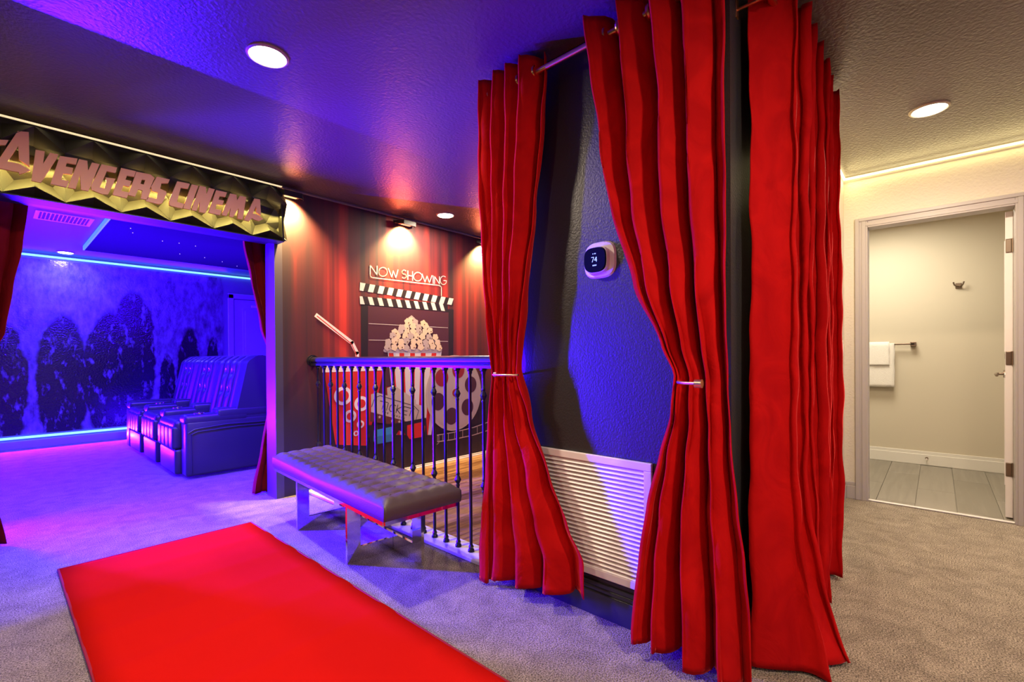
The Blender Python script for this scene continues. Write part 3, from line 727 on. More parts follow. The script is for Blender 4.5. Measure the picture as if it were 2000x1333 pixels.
def tabX(pts, Y): return [(onp(a, b, 1, Y).z, onp(a, b, 1, Y).x) for a, b in pts]
XC = 1.625
L1 = tabY([(945, 150), (943, 300), (950, 500), (962, 690), (966, 738), (962, 800), (958, 1000), (957, 1120)], XC)
R1 = tabY([(1062, 140), (1056, 260), (1042, 400), (1026, 560), (1014, 690), (1012, 735), (1034, 830), (1075, 960), (1108, 1060), (1136, 1135)], XC)
curtain('red_curtain', 'red velvet curtain tied back beside the railing', 'y', XC, -1, L1, R1, 2.40, .012, 4, [(0, .045), (.9, .035), (1.04, .022), (1.3, .042), (2.4, .065)], 1, rings=2.335, hem=(0, .085), gather=[(0, 1.7), (.7, 1.5), (1.04, 1.1), (1.6, 1.0), (2.4, 1.0)], dense=.7)
L2 = tabY([(1152, 48), (1166, 150), (1187, 300), (1212, 420), (1252, 560), (1300, 680), (1324, 740), (1318, 820), (1297, 900), (1277, 1000), (1263, 1100), (1252, 1240)], XC)
R2 = tabY([(1405, -60), (1409, 50), (1411, 300), (1415, 500), (1419, 650), (1421, 750), (1427, 850), (1438, 1000), (1450, 1100), (1459, 1200), (1462, 1320)], XC)
curtain('red_curtain', 'red velvet curtain tied back in the middle, right of the thermostat', 'y', XC, -1, L2, R2, 2.40, .012, 4, [(0, .060), (.9, .035), (1.04, .026), (1.3, .05), (2.4, .070)], 5, rings=2.335, hem=(.045, 0), gather=[(0, 1.15), (.6, 1.5), (1.04, 2.0), (1.5, 1.35), (2.0, 1.0), (2.4, 1.0)], dense=.6)
# right curtain hangs along the side wall
YC = .425
def fl3(u, z):
    d = max(0, .75-z)/.75
    return d*d*.17*math.exp(-((u-.17)/.12)**2) + d*.03*math.exp(-((u-.4)/.12)**2)
L3 = [(0, 1.79), (1.0, 1.83), (2.4, 1.84)]; R3 = [(0, 2.85), (.6, 3.02), (1.2, 3.02), (2.4, 2.93)]
curtain('red_curtain', 'red velvet curtain hanging straight along the wall nearest the bathroom', 'x', YC, -1, L3, R3, 2.40, .012, 7, [(0, .065), (1.2, .065), (2.4, .072)], 9, rings=2.335, flare=fl3, phase=-PI/2)
# curtains in the cinema opening
YT = 4.03
L4 = tabX([(470, 474), (485, 545), (505, 640), (526, 700), (527, 740), (520, 800), (505, 880), (491, 950)], YT)
R4 = [(0, 1.78), (2.4, 1.80)]
L4 = [(0, onp(489, 955, 1, YT).x)]+L4
curtain('dark_red_curtain', 'dark red velvet curtain gathered at the right of the cinema opening', 'x', YT, -1, L4, R4, 2.38, .012, 4, [(0, .035), (2.4, .045)], 11, rings=False, group='cinema opening curtains', cloth='velvet_dark')
R5 = tabX([(47, 395), (36, 480), (18, 560), (2, 620)], YT)
R5 = [(1.25, R5[-1][1]), (.95, -.12), (.4, -.02), (0, .035)]+R5[:-1]
L5 = [(0, -.45), (2.4, -.5)]
curtain('dark_red_curtain', 'dark red velvet curtain at the left edge of the cinema opening', 'x', YT, -1, L5, R5, 2.38, .012, 4, [(0, .03), (2.4, .045)], 12, rings=False, group='cinema opening curtains', cloth='velvet_dark')
# rod for cinema curtains
bm = bmesh.new(); tube(bm, (-.6, YT, 2.335), (1.85, YT, 2.335), .012)
tag(link('curtain_rod', bm, M['lamp_body']), 'dark curtain rod hidden behind the header of the cinema opening', 'curtain rod')

def rod(name, p0, p1, label, brackets, wall):
    t = empty(name, tuple((Vector(p0)+Vector(p1))/2), label, 'curtain rod', 'brass curtain rods')
    bm = bmesh.new(); tube(bm, p0, p1, .0125, 20); link('pole', bm, M['gold'], t, smooth=True)
    d = (Vector(p1)-Vector(p0)).normalized()
    for e, s in ((Vector(p0), -1), (Vector(p1), 1)):
        bm = bmesh.new(); tube(bm, e-d*.002*s, e+d*s*.03, .019, 20); link('finial', bm, M['gold'], t, smooth=True)
    for b_ in brackets:
        bm = bmesh.new(); b_ = Vector(b_); wpt = Vector(wall(b_))
        tube(bm, b_+Vector((0, 0, -.02)), wpt+Vector((0, 0, -.02)), .006, 10)
        if abs(wpt.x-b_.x) > .01: box(bm, wpt.x-.004, wpt.x, wpt.y-.012, wpt.y+.012, wpt.z-.05, wpt.z+.03, .001)
        else: box(bm, wpt.x-.012, wpt.x+.012, wpt.y-.004, wpt.y, wpt.z-.05, wpt.z+.03, .001)
        pathtube(bm, [b_+Vector((0, 0, -.012))+(Vector((0, 1, 0)) if abs(d.x) > .5 else Vector((1, 0, 0)))*.016*math.cos(a_)+Vector((0, 0, 1))*.016*(math.sin(a_)+.7) for a_ in [PI+PI*i/8 for i in range(9)]], .003, 6)
        link('bracket', bm, M['gold'], t, smooth=True)
    return t
rod('curtain_rod', (XC, .60, 2.335), (XC, 1.60, 2.335), 'brass curtain rod on the black wall above the vent', [(XC, .72, 2.335), (XC, 1.50, 2.335)], lambda b_: (XA, b_.y, b_.z))
rod('curtain_rod', (1.775, YC, 2.335), (3.02, YC, 2.335), 'brass curtain rod along the side wall towards the bathroom', [(1.80, YC, 2.335), (2.98, YC, 2.335)], lambda b_: (b_.x, YS, b_.z))

# hold-backs
def holdback(pts, knob, knobr, label, back):
    t = empty('curtain_holdback', tuple(back), label, 'holdback', 'brass curtain holdbacks')
    bm = bmesh.new(); pathtube(bm, pts, .0055, 10); link('hook', bm, M['champagne'], t, smooth=True)
    bm = bmesh.new(); tube(bm, knob[0], knob[1], knobr, 20); link('knob', bm, M['champagne'], t, smooth=True)
z1 = onp(985, 733, 0, 1.575).z
ya, yb = onp(962, 732, 0, 1.57).y, onp(1013, 732, 0, 1.60).y
holdback([(1.60, ya+.004, z1), (1.572, ya-.004, z1), (1.566, (ya*2+yb)/3, z1), (1.570, (ya+yb*2)/3, z1), (1.595, yb+.004, z1), (1.61, yb+.014, z1), (1.64, yb+.045, z1), (XA, yb+.10, z1)], ((1.597, ya+.012, z1), (1.597, ya-.006, z1)), .013, 'brass holdback around the curtain beside the railing', (XA, yb, z1))
z2 = onp(1350, 748, 0, 1.56).z
ya, yb = onp(1324, 747, 0, 1.60).y, onp(1366, 750, 0, 1.53).y
holdback([(XA, ya+.012, z2), (1.66, ya+.010, z2), (1.60, ya, z2), (1.555, ya-.02, z2), (1.530, (ya+yb)/2, z2), (1.52, yb, z2)], ((1.52, yb+.010, z2), (1.52, yb-.012, z2)), .014, 'brass holdback around the middle curtain right of the thermostat', (XA, ya, z2))

# ------------------------------------------------------------------ vent grille
vy0, vy1, vz0, vz1 = .808, 1.372, .166, .675
vent = empty('vent_grille', (XA, (vy0+vy1)/2, vz0), 'large white return air grille low on the black wall', 'vent')
fw = .032
bm = bmesh.new(); box(bm, XA-.003, XA, vy0+.01, vy1-.01, vz0+.01, vz1-.01); link('backing', bm, M['lamp_body'], vent)
for (a, b, c, d) in [(vy0, vy1, vz1-fw, vz1), (vy0, vy1, vz0, vz0+fw), (vy0, vy0+fw, vz0+fw, vz1-fw), (vy1-fw, vy1, vz0+fw, vz1-fw)]:
    bm = bmesh.new(); box(bm, XA-.018, XA-.002, a, b, c, d, .003); link('frame', bm, M['white_plastic'], vent)
n = 25; h_ = (vz1-vz0-2*fw)/n; first = None
for i in range(n):
    z = vz0+fw+h_*(i+.5)
    if first is None:
        bm = bmesh.new()
        q = [(XA-.016, -.0085), (XA-.016, -.0065), (XA-.003, .0065), (XA-.003, .0045)]
        v1 = [bm.verts.new((x, vy0+fw, z+zz)) for x, zz in q]; v2 = [bm.verts.new((x, vy1-fw, z+zz)) for x, zz in q]
        bm.faces.new(v1); bm.faces.new(v2[::-1])
        for k in range(4): bm.faces.new((v1[k], v1[(k+1) % 4], v2[(k+1) % 4], v2[k]))
        first = link('slat', bm, M['white_plastic'], vent); base = first.location.z
    else:
        o = first.copy(); COL.objects.link(o); o.location.z = base+h_*i

# thermostat
ty, tz = (onp(1138, 510, 0, XA-.01).y+onp(1198, 510, 0, XA-.01).y)/2, onp(1168, 509, 0, XA-.01).z
th = empty('thermostat', (XA, ty, tz), 'round-cornered white thermostat with black display on the black wall', 'thermostat')
def squircle(bm, cy, cz, r, x0, x1, e=3.2, n=40, taper=.93):
    P1 = []; P2 = []
    for i in range(n):
        a = 2*PI*i/n; c, s = math.cos(a), math.sin(a); k = (abs(c)**e+abs(s)**e)**(-1/e)
        P1.append(bm.verts.new((x0, cy+r*k*c, cz+r*k*s))); P2.append(bm.verts.new((x1, cy+r*taper*k*c, cz+r*taper*k*s)))
    bm.faces.new(P1[::-1]); bm.faces.new(P2)
    for i in range(n): bm.faces.new((P1[i], P1[(i+1) % n], P2[(i+1) % n], P2[i]))
bm = bmesh.new(); squircle(bm, ty-.006, tz+.002, .076, XA, XA-.008); squircle(bm, ty, tz, .056, XA-.008, XA-.028, taper=.97); link('base_plate', bm, M['white_plastic'], th, smooth=True)
bm = bmesh.new(); squircle(bm, ty, tz, .052, XA-.028, XA-.036, taper=.95)
dsp = link('display', bm, M['black_gloss'], th, smooth=True)
bm = bmesh.new()
def seg(pts, w_=.0022):
    for (a, b), (c, d) in zip(pts, pts[1:]):
        A_, B_ = Vector((a, b)), Vector((c, d)); dd = (B_-A_).normalized(); nn = Vector((-dd.y, dd.x))*w_/2
        vs = [bm.verts.new((XA-.0365, ty-v.x, tz+v.y)) for v in (A_+nn, B_+nn, B_-nn, A_-nn)]; bm.faces.new(vs)
seg([(-.014, .010), (-.002, .010), (-.010, -.010)]); seg([(.010, -.010), (.010, .010), (.001, -.003), (.013, -.003)])
for x in (-.008, 0, .004): seg([(x, .024), (x+.003, .024)], .004)
for x in (-.008, -.003, .002, .007): seg([(x, -.024), (x+.003, -.024)], .005)
link('digits', bm, M['screen_text'], dsp)

# switch on side wall
sx, sz = onp(1643, 680, 1, YS).x, 1.138
sw = empty('light_switch', (sx, YS, sz), 'white wall switch beside the bathroom door', 'switch')
link('cover_plate', bx(sx-.06, sx+.06, YS-.006, YS, sz-.06, sz+.06, .002), M['white_plastic'], sw)
for dx in (-.025, .025): link('rocker', bx(sx+dx-.016, sx+dx+.016, YS-.010, YS-.005, sz-.033, sz+.033, .002), M['white_plastic'], sw)

# bathroom fittings
tb = empty('towel_bar', (XB, .3, 1.19), 'brushed nickel towel bar on the bathroom wall', 'towel bar')
zb_ = 1.19; y1 = onp(1784, 673, 0, XB-.01).y
link('bar', bx(XB-.07, XB-.055, y1-.01, .80, zb_-.008, zb_+.008, .002), M['nickel'], tb)
for yv in (y1, .79): link('bracket', bx(XB-.07, XB, yv-.022, yv+.022, zb_-.022, zb_+.022, .003), M['nickel'], tb)
def towel(y0, y1_, zb0, th_, label, xo):
    nu, nz = 14, 14; bm = bmesh.new(); rows = []
    prof = [(XB-.0625+xo, zb0+(zb_-.0+.005-zb0)*i/nz) for i in range(nz+1)]
    prof = [(XB-.062-.014-xo, zb0+(zb_-zb0)*i/nz) for i in range(nz+1)]+[(XB-.0625-.008, zb_+.012+xo), (XB-.0625+.008, zb_+.012+xo)]+[(XB-.062+.014+xo*.5, zb_-(zb_-zb0)*.85*i/6) for i in range(7)]
    for k, (x, z) in enumerate(prof):
        rows.append([bm.verts.new((x+.003*math.sin(i*1.7+k*.1), y0+(y1_-y0)*i/nu+.002*math.sin(k), z)) for i in range(nu+1)])
    for a, b in zip(rows, rows[1:]):
        for i in range(nu): bm.faces.new((a[i], a[i+1], b[i+1], b[i]))
    o = link('towel', bm, M['towel'], smooth=True); md = o.modifiers.new('t', 'SOLIDIFY'); md.thickness = .007
    return tag(o, label, 'towel')
ty1 = onp(1747, 700, 0, XB-.08).y
towel(ty1, ty1+.42, .76, .01, 'white hand towel hanging on the towel bar', .0)
ty2 = onp(1737, 700, 0, XB-.10).y
bm = bmesh.new()
o = towel(ty2, ty2+.24, .98, .01, 'small folded white washcloth hung over the hand towel', .016)
q = onp(1872, 558, 0, XB)
hk = empty('robe_hook', (XB, q.y, q.z), 'nickel double robe hook on the bathroom wall', 'hook')
link('mount', bx(XB-.012, XB, q.y-.022, q.y+.022, q.z-.028, q.z+.022, .004), M['nickel'], hk)
for s in (-1, 1):
    bm = bmesh.new(); pathtube(bm, [(XB-.01, q.y, q.z-.01), (XB-.04, q.y+s*.015, q.z-.012), (XB-.05, q.y+s*.03, q.z+.004), (XB-.05, q.y+s*.036, q.z+.03)], .006)
    link('prong', bm, M['nickel'], hk, smooth=True)
q = onp(1810, 895, 0, XB-.02)
ds = empty('door_stop', (XB-.015, q.y, .07), 'small spring door stop on the bathroom baseboard', 'door stop')
bm = bmesh.new(); tube(bm, (XB-.015, q.y, .07), (XB-.07, q.y, .07), .004); tube(bm, (XB-.015, q.y, .07), (XB-.022, q.y, .07), .012); link('rod', bm, M['nickel'], ds)
bm = bmesh.new(); tube(bm, (XB-.07, q.y, .07), (XB-.085, q.y, .07), .008); link('bumper', bm, M['white_plastic'], ds)

# ------------------------------------------------------------------ cinema ceiling vent
cv = empty('ceiling_vent', (.48, 6.08, HC), 'white slotted air vent in the cinema ceiling', 'vent')
bm = bmesh.new()
for (a, b, c, d) in [(.28, .68, 5.90, 5.93), (.28, .68, 6.23, 6.26), (.28, .31, 5.93, 6.23), (.65, .68, 5.93, 6.23)]: box(bm, a, b, c, d, HC-.012, HC, .002)
link('frame', bm, M['white_plastic'], cv)
for i in range(2):
    for k in range(12):
        x = .325+k*.0275
        link('slat', bx(x, x+.008, 5.935+i*.15, 6.07+i*.15, HC-.010, HC-.002), M['white_plastic'], cv)
link('backing', bx(.31, .65, 5.93, 6.23, HC-.002, HC), M['lamp_body'], cv)

# ------------------------------------------------------------------ sign over the cinema opening
YF = 3.640
sign = empty('cinema_sign', (.75, YM, 2.0), 'black faceted sign board with copper block letters above the cinema opening', 'sign')
zlo, zhi = 1.980, 2.372
link('back_board', bx(-1.2, 1.50, YM-.03, YM, zlo, 2.41, .002), M['relief'], sign)
link('bottom_board', bx(-1.2, 1.512, YM-.130, YM, zlo-.006, zlo, .0), M['relief'], sign)
# relief tile: one unit wide, faces proud and recessed
bxs = [onp(px, py, 1, YF).x for px, py in [(68, 366), (188, 388), (284, 405), (375, 417), (453, 432), (528, 445)]]
UW = (bxs[-1]-bxs[0])/5; BX0 = bxs[0]
def tile():
    bm = bmesh.new(); h2 = UW/2
    V = lambda x, d, z: bm.verts.new((x, YM-.03-d, z))
    z0, z1_, zm, z3, z4 = zlo, zlo+.062, (zlo+zhi)/2-.005, zhi-.09, zhi
    # columns: -h2 (valley), 0 (star), +h2
    a0, b0, c0 = V(-h2, .098, z0+.003), V(0, .020, z0), V(h2, .098, z0+.003)
    b1 = V(0, .095, z1_)
    a2, b2, c2 = V(-h2, .035, zm-.03), V(0, .012, zm-.06), V(h2, .035, zm-.03)
    l1, r1 = V(-h2*.62, .012, z1_+.035), V(h2*.62, .012, z1_+.035)
    a3, b3, c3 = V(-h2, .10, z3-.02), V(0, .03, z3), V(h2, .10, z3-.02)
    l3, r3 = V(-h2*.5, .06, zm+.05), V(h2*.5, .02, zm+.06)
    a4, b4, c4 = V(-h2, .02, z4), V(0, .10, z4), V(h2, .02, z4)
    F = [(a0, b0, b1), (b0, c0, b1),                        # undersides, dark
         (a0, b1, l1), (b1, c0, r1), (l1, b1, b2), (b1, r1, b2),   # lit upper facets
         (a0, l1, a2), (r1, c0, c2), (a2, l1, b2), (r1, c2, b2),
         (a2, b2, l3), (b2, r3, l3), (b2, c2, r3), (a2, l3, a3), (c2, c3, r3), (l3, b3, a3), (l3, r3, b3), (r3, c3, b3),
         (a3, b3, b4), (a3, b4, a4), (b3, c3, b4), (c3, c4, b4)]
    for f in F: bm.faces.new(f)
    return bm
tl = link('relief_tile', tile(), M['relief'], sign); tl.location.x += BX0
x0t = tl.location.x
for k in range(-4, 6):
    if k == 0: continue
    if BX0+UW*(k+.5) > 1.56: continue
    o = tl.copy(); COL.objects.link(o); o.location.x = x0t+UW*k
# right end facet
bm = bmesh.new(); xe = BX0+UW*5.5 if BX0+UW*5.5 < 1.5 else BX0+UW*4.5
e = [(1.51, YM-.130, zlo), (1.51, YM-.03, zlo), (1.51, YM-.03, zhi+.03), (1.51, YM-.10, zhi-.02)]
v1 = [bm.verts.new(p_) for p_ in e]; v2 = [bm.verts.new((p_[0]-.012, p_[1], p_[2])) for p_ in e]
bm.faces.new(v1); bm.faces.new(v2[::-1])
for i in range(4): bm.faces.new((v1[i], v1[(i+1) % 4], v2[(i+1) % 4], v2[i]))
link('end_board', bm, M['relief'], sign)
bm = bmesh.new(); box(bm, -1.2, 1.50, YM-.125, YM-.105, 2.386, 2.3925, .002); link('light_strip', bm, mat('led_dim', (1, .9, .6), .5, emit=(1, .82, .42), estr=.9), sign)
def letter(contours, scale, ox, oy, thick=.016):
    cu = bpy.data.curves.new('letter', 'CURVE'); cu.dimensions = '2D'; cu.fill_mode = 'BOTH'; cu.extrude = thick/2; cu.bevel_depth = .0008
    for c_ in contours:
        pts = []
        for (x, y) in c_:
            q = onp(ox+x/scale, oy+y/scale, 1, YF); pts.append((q.x, q.z))
        sp = cu.splines.new('POLY'); sp.points.add(len(pts)-1); sp.use_cyclic_u = True
        for p_, (x, z) in zip(sp.points, pts): p_.co = (x, z, 0, 1)
    tmp = bpy.data.objects.new('tmp', cu); COL.objects.link(tmp); bpy.context.view_layer.update()
    me = bpy.data.meshes.new_from_object(tmp.evaluated_get(bpy.context.evaluated_depsgraph_get()))
    bpy.data.objects.remove(tmp); me.transform(Matrix.Translation((0, YF+thick/2, 0)) @ Matrix.Rotation(PI/2, 4, 'X'))
    me.materials.clear(); me.materials.append(M['copper'])
    o = bpy.data.objects.new('letter', me); COL.objects.link(o); o.parent = sign; o.matrix_parent_inverse = sign.matrix_world.inverted()
    return o
s1 = 7.014
for cs in [
    [[(245, 185), (392, 198), (402, 668), (262, 572), (254, 372), (100, 602), (266, 634), (415, 722), (268, 775), (262, 746), (0, 692), (-60, 680), (-40, 610)]],
    [[(-60, 300), (112, 308), (72, 372), (-60, 372)]],
    [[(490, 440), (612, 462), (585, 645), (688, 482), (795, 505), (775, 560), (560, 885), (432, 862)]],
    [[(822, 525), (1060, 562), (1040, 640), (915, 615), (897, 670), (1000, 690), (985, 775), (865, 762), (835, 850), (945, 870), (910, 950), (695, 905)]],
    [[(1085, 570), (1195, 592), (1205, 735), (1262, 616), (1362, 638), (1210, 1003), (1112, 985), (1098, 770), (1035, 972), (930, 955)]],
    [[(1392, 640), (1602, 685), (1580, 755), (1462, 730), (1365, 955), (1430, 972), (1460, 885), (1450, 820), (1580, 838), (1500, 1010), (1480, 1050), (1400, 1045), (1255, 990), (1252, 930)]],
    [[(1660, 690), (1862, 735), (1835, 810), (1740, 790), (1715, 850), (1800, 870), (1770, 945), (1690, 925), (1660, 1005), (1765, 1025), (1735, 1100), (1545, 1055)]]]:
    letter(cs, s1, 0, 230)
s2 = 6.667
for cs in [
    [[(45, 305), (225, 340), (278, 385), (215, 525), (228, 545), (185, 668), (100, 652), (122, 548), (66, 532), (25, 625), (-62, 607)], [(112, 402), (160, 412), (140, 472), (94, 462)]],
    [[(310, 370), (475, 405), (455, 452), (368, 452), (350, 525), (430, 560), (432, 600), (375, 715), (335, 725), (168, 685), (190, 635), (305, 660), (325, 578), (245, 550), (235, 500)]],
    [[(575, 430), (738, 462), (712, 525), (620, 510), (570, 695), (665, 725), (640, 780), (480, 745), (466, 690)]],
    [[(762, 470), (848, 487), (738, 795), (652, 778)]],
    [[(868, 490), (945, 505), (955, 600), (988, 515), (1062, 535), (940, 842), (862, 825), (872, 680), (825, 812), (762, 800)]],
    [[(1082, 545), (1220, 575), (1200, 632), (1127, 620), (1110, 668), (1182, 682), (1160, 738), (1087, 725), (1068, 790), (1150, 808), (1130, 868), (985, 835)]],
    [[(1265, 590), (1345, 605), (1352, 685), (1390, 620), (1472, 635), (1425, 925), (1360, 910), (1378, 770), (1300, 895), (1255, 885), (1275, 760), (1215, 878), (1155, 865)]],
    [[(1580, 655), (1652, 667), (1664, 872), (1608, 835), (1603, 740), (1558, 850), (1625, 865), (1692, 920), (1640, 945), (1572, 922), (1550, 905), (1510, 948), (1448, 932)]]]:
    letter(cs, s2, 260, 290)
# halo lights behind the letters
area('halo_light', (.35, YF+.035, 2.17), (0, .25, -1), 2.5, .008, 20.0, (1, .76, .18))
area('halo_light', (.35, YF+.035, 2.23), (0, .35, 1), 2.5, .008, 1.2, (1, .72, .24))

# ------------------------------------------------------------------ red carpet runner
bm = bmesh.new(); x0, x1, y0, y1r = .227, 1.150, -2.2, 3.335; ny = 160; rows = []
creases = [3.02, 2.70, 2.42, 2.1, 1.75]
for j in range(ny+1):
    y = y0+(y1r-y0)*j/ny
    z = .011+sum(.0060*math.exp(-((y-c_)/.05)**2) for c_ in creases)
    rows.append([bm.verts.new((x0+(x1-x0)*i/10, y, z)) for i in range(11)])
for a, b in zip(rows, rows[1:]):
    for i in range(10): bm.faces.new((a[i], a[i+1], b[i+1], b[i]))
rg = empty('carpet_runner', (.69, .6, 0), 'bright red carpet runner lying on the grey carpet', 'rug')
o = link('runner_cloth', bm, M['rug'], rg, smooth='all'); md = o.modifiers.new('t', 'SOLIDIFY'); md.thickness = .008; md.offset = -1
bm = bmesh.new()
for (a, b, c, d) in [(x0-.006, x0+.003, y0, y1r), (x1-.003, x1+.006, y0, y1r), (x0-.006, x1+.006, y1r-.003, y1r+.006)]: box(bm, a, b, c, d, .001, .013, .003)
link('bound_edge', bm, M['rug_edge'], rg)

# ------------------------------------------------------------------ bench
bench = empty('bench', (1.42, 2.54, 0), 'tufted dark leather bench with chrome base in front of the railing', 'bench')
C0, C1, C2, C3 = [Vector(p_) for p_ in [(1.157, 1.782), (1.578, 1.755), (1.688, 3.300), (1.266, 3.264)]]
def bl(u, v): return C0*(1-u)*(1-v)+C1*u*(1-v)+C2*u*v+C3*(1-u)*v
# cushion: bilinear grid with tufts and welted edge
nu, nv = 36, 120; top = []
bm = bmesh.new(); ztop = .462; zbot_ = .365
def tuft(u, v):
    a = u*5; b = v*15
    fx = abs(math.sin(PI*a)); fy = abs(math.sin(PI*b))
    edge = min(u, 1-u)*.43/.05; edge2 = min(v, 1-v)*1.5/.05
    e = min(1, edge)*min(1, edge2)
    rnd = (1-(1-min(1, edge))**2.2)*(1-(1-min(1, edge2))**2.2)
    return -.028*(1-rnd)**1.0 - .011*e*(1-min(fx, 1)**.45*min(fy, 1)**.45)
for j in range(nv+1):
    v = j/nv; row = []
    for i in range(nu+1):
        u = i/nu; p_ = bl(u, v); row.append(bm.verts.new((p_.x, p_.y, ztop+tuft(u, v))))
    top.append(row)
for j in range(nv):
    for i in range(nu): bm.faces.new((top[j][i], top[j][i+1], top[j+1][i+1], top[j+1][i]))
per = [top[0][i] for i in range(nu+1)]+[top[j][nu] for j in range(1, nv+1)]+[top[nv][i] for i in range(nu-1, -1, -1)]+[top[j][0] for j in range(nv-1, 0, -1)]
cen = (C0+C1+C2+C3)/4
def ring(src, z, off):
    out = []
    for v in src:
        d = Vector((v.co.x, v.co.y))-cen; k = 1+off/max(d.length, .01); out.append(bm.verts.new((cen.x+d.x*k, cen.y+d.y*k, z)))
    return out
prev = per
for z, off in [(.425, .008), (.395, .010), (.370, .004), (zbot_, -.01)]:
    nx = ring(per, z, off)
    for i in range(len(per)): bm.faces.new((prev[i], prev[(i+1) % len(per)], nx[(i+1) % len(per)], nx[i]))
    prev = nx
bm.faces.new(prev)
link('cushion', bm, M['leather'], bench, smooth='all')
bm = bmesh.new()
for a in range(1, 5):
    for b in range(1, 15):
        p_ = bl(a/5, b/15); bmesh.ops.create_uvsphere(bm, u_segments=8, v_segments=5, radius=.007, matrix=Matrix.Translation((p_.x, p_.y, ztop-.009)) @ Matrix.Diagonal((1, 1, .5, 1)))
o = link('tuft_button', bm, M['leather'], bench, smooth=True)
def bar(bm, a, b, w_, z0, z1_):
    a, b = Vector(a), Vector(b); d = (b-a).normalized(); n_ = Vector((-d.y, d.x))*w_/2
    vs = [(a+n_), (b+n_), (b-n_), (a-n_)]
    lo = [bm.verts.new((v.x, v.y, z0)) for v in vs]; hi = [bm.verts.new((v.x, v.y, z1_)) for v in vs]
    bm.faces.new(lo[::-1]); bm.faces.new(hi)
    for i in range(4): bm.faces.new((lo[i], lo[(i+1) % 4], hi[(i+1) % 4], hi[i]))
bm = bmesh.new()
for a, b in [((.02, .01), (.02, .99)), ((.98, .01), (.98, .99)), ((.02, .01), (.98, .01)), ((.02, .99), (.98, .99))]: bar(bm, bl(*a), bl(*b), .016, .348, .366)
link('seat_frame', bm, M['chrome'], bench)
fd = (C3-C0).normalized(); cr_ = Vector((fd.y, -fd.x))
FN, FF = Vector((1.262, 2.30)), Vector((1.300, 2.985)); BN, BF = Vector((1.520, 1.985)), Vector((1.598, 3.06))
for F_ in (FN, FF):
    bm = bmesh.new(); bar(bm, F_, F_+cr_*.075, .018, 0, .350); link('leg', bm, M['chrome'], bench)
for B2, s in ((BN, 1), (BF, -1)):
    bm = bmesh.new(); bar(bm, B2, B2+fd*.085*s, .018, 0, .350); link('leg', bm, M['chrome'], bench)
bm = bmesh.new(); bar(bm, BN+fd*.085, BF-fd*.085, .017, 0, .095); link('base_bar', bm, M['chrome'], bench)
for F_ in (FN, FF):
    u = (F_-BN).dot(fd); tgt = BN+fd*u
    bm = bmesh.new(); bar(bm, F_+cr_*.075, tgt-cr_*.010, .017, 0, .075); link('base_bar', bm, M['chrome'], bench)

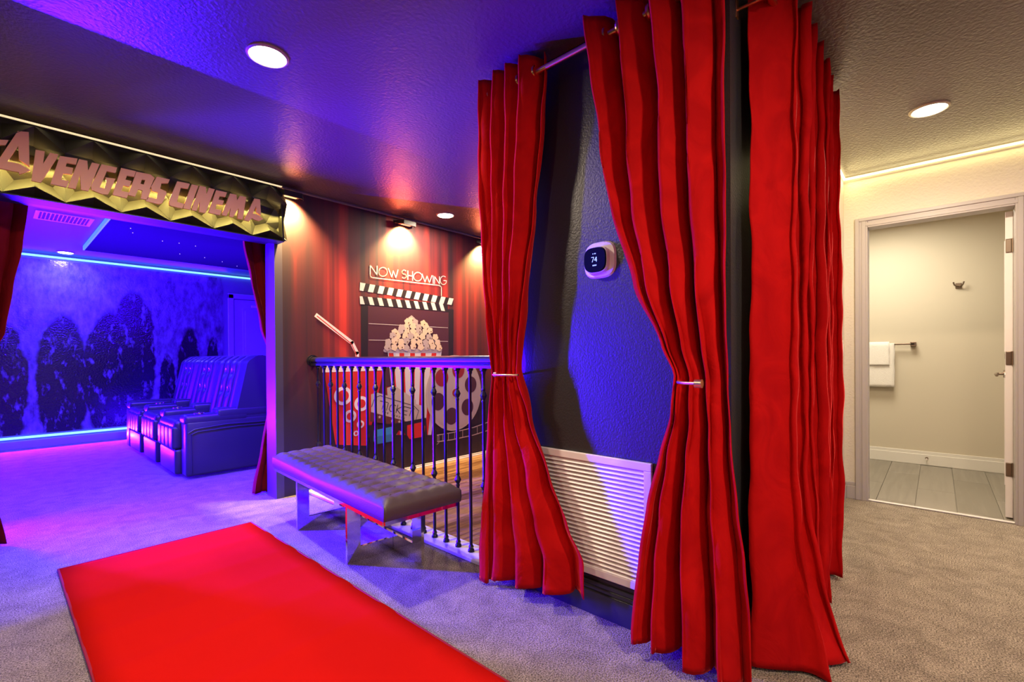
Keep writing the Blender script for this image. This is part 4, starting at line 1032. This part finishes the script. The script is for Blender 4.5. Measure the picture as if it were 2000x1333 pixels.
# ------------------------------------------------------------------ cinema recliners
def rbox(x0, x1, y0, y1, z0, z1, bev, seg=3):
    bm = bmesh.new(); box(bm, x0, x1, y0, y1, z0, z1, bev, seg); return bm
def recliner(y0, near, label):
    """seat faces -X; unit runs y0 .. y0+.745; the arm stands at the near side, the far arm belongs to the last seat"""
    t = empty('recliner', (1.5, y0+.37, 0), label, 'armchair', 'black leather cinema recliners in a row')
    ya = y0+.17; y1 = y0+.745
    # near arm
    bm = bmesh.new(); box(bm, 1.17, 1.92, y0, ya, .03, .53, .025, 3); link('arm_panel', bm, M['seat_leather'], t, smooth=True)
    bm = bmesh.new(); box(bm, 1.16, 1.70, y0, ya+.008, .49, .585, .035, 4); box(bm, 1.42, 1.95, y0, ya+.004, .53, .625, .028, 4)
    ap = link('arm_pad', bm, M['seat_leather'], t, smooth=True)
    if near:
        bm = bmesh.new()
        for z in (.455,): pathtube(bm, [(1.19, y0-.002, z-.03), (1.24, y0-.004, z), (1.5, y0-.004, z+.02), (1.90, y0-.004, z+.012)], .005)
        pathtube(bm, [(1.215, y0-.003, .06), (1.215, y0-.004, .41), (1.26, y0-.004, .43), (1.6, y0-.004, .445), (1.90, y0-.004, .44)], .005)
        link('seam', bm, M['seat_leather'], t, smooth=True)
    yc = (y0+ya)/2
    bm = bmesh.new(); lathe(bm, [(.048, .583), (.048, .592), (.038, .592), (.036, .565), (.001, .565)], 1.30, yc, 24); link('cup_holder', bm, M['chrome'], t, smooth=True)
    # front: footrest with three-channel upper pad, smooth lower pad
    bm = bmesh.new(); wch = (y1-ya-.02)/4
    for k in range(4): box(bm, 1.105, 1.20, ya+.01+k*wch, ya+.01+(k+1)*wch, .26, .475, .028, 4)
    link('footrest', bm, M['seat_leather'], t, smooth=True)
    bm = rbox(1.125, 1.22, ya+.01, y1-.01, .03, .262, .025); link('front_panel', bm, M['seat_leather'], t, smooth=True)
    bm = rbox(1.12, 1.60, ya+.008, y1-.008, .40, .53, .045, 5); link('seat_cushion', bm, M['seat_leather'], t, smooth=True)
    # back: reclined grid with channels and tufts
    bm = bmesh.new(); nu, nv = 40, 30; front = []
    for j in range(nv+1):
        v = j/nv; row = []
        for i in range(nu+1):
            u = i/nu; y = y0+.004+(y1-y0-.008)*u
            zz = .50+v*.60; x = 1.57+v*.13
            ch = abs(math.sin(PI*u*4))**.5
            ed = min(1, min(u, 1-u)*10)**.5
            tf = sum(math.exp(-(((u-uc)/.045)**2+((v-vc)/.05)**2)) for uc in (.375, .625) for vc in (.45, .75))
            x -= .045*ch*ed-.05*tf
            if v > .9: zz -= 0; x += (v-.9)/.1*.05*((v-.9)/.1)
            row.append(bm.verts.new((x, y, zz)))
        front.append(row)
    for j in range(1, 7):
        a = PI/2*j/6; row = []
        for i in range(nu+1):
            vv = front[nv][i]; row.append(bm.verts.new((vv.co.x+.17*math.sin(a)**1.0*(j/6)**.6, vv.co.y, 1.10+.028*math.sin(PI*j/6)-.03*(j/6)**3)))
        front.append(row)
    row = [bm.verts.new((1.93, front[0][i].co.y, .10)) for i in range(nu+1)]; front.append(row)
    for a, b in zip(front, front[1:]):
        for i in range(nu): bm.faces.new((a[i], a[i+1], b[i+1], b[i]))
    bm.faces.new([r_[0] for r_ in front]); bm.faces.new([r_[nu] for r_ in front][::-1])
    link('backrest', bm, M['seat_leather'], t, smooth=True)
    return t
recliner(4.94, True, 'black leather recliner at the near end of the cinema row')
recliner(5.685, False, 'black leather recliner in the middle of the cinema row')
recliner(6.43, False, 'black leather recliner at the far end of the cinema row')
bm = bmesh.new(); box(bm, 1.12, 1.92, 7.175, 7.34, .03, .50, .025, 3); box(bm, 1.12, 1.70, 7.168, 7.348, .49, .585, .035, 4)
last = [o for o in COL.objects if o.name.startswith('recliner')][-1]
link('arm_panel', bm, M['seat_leather'], last, smooth=True)
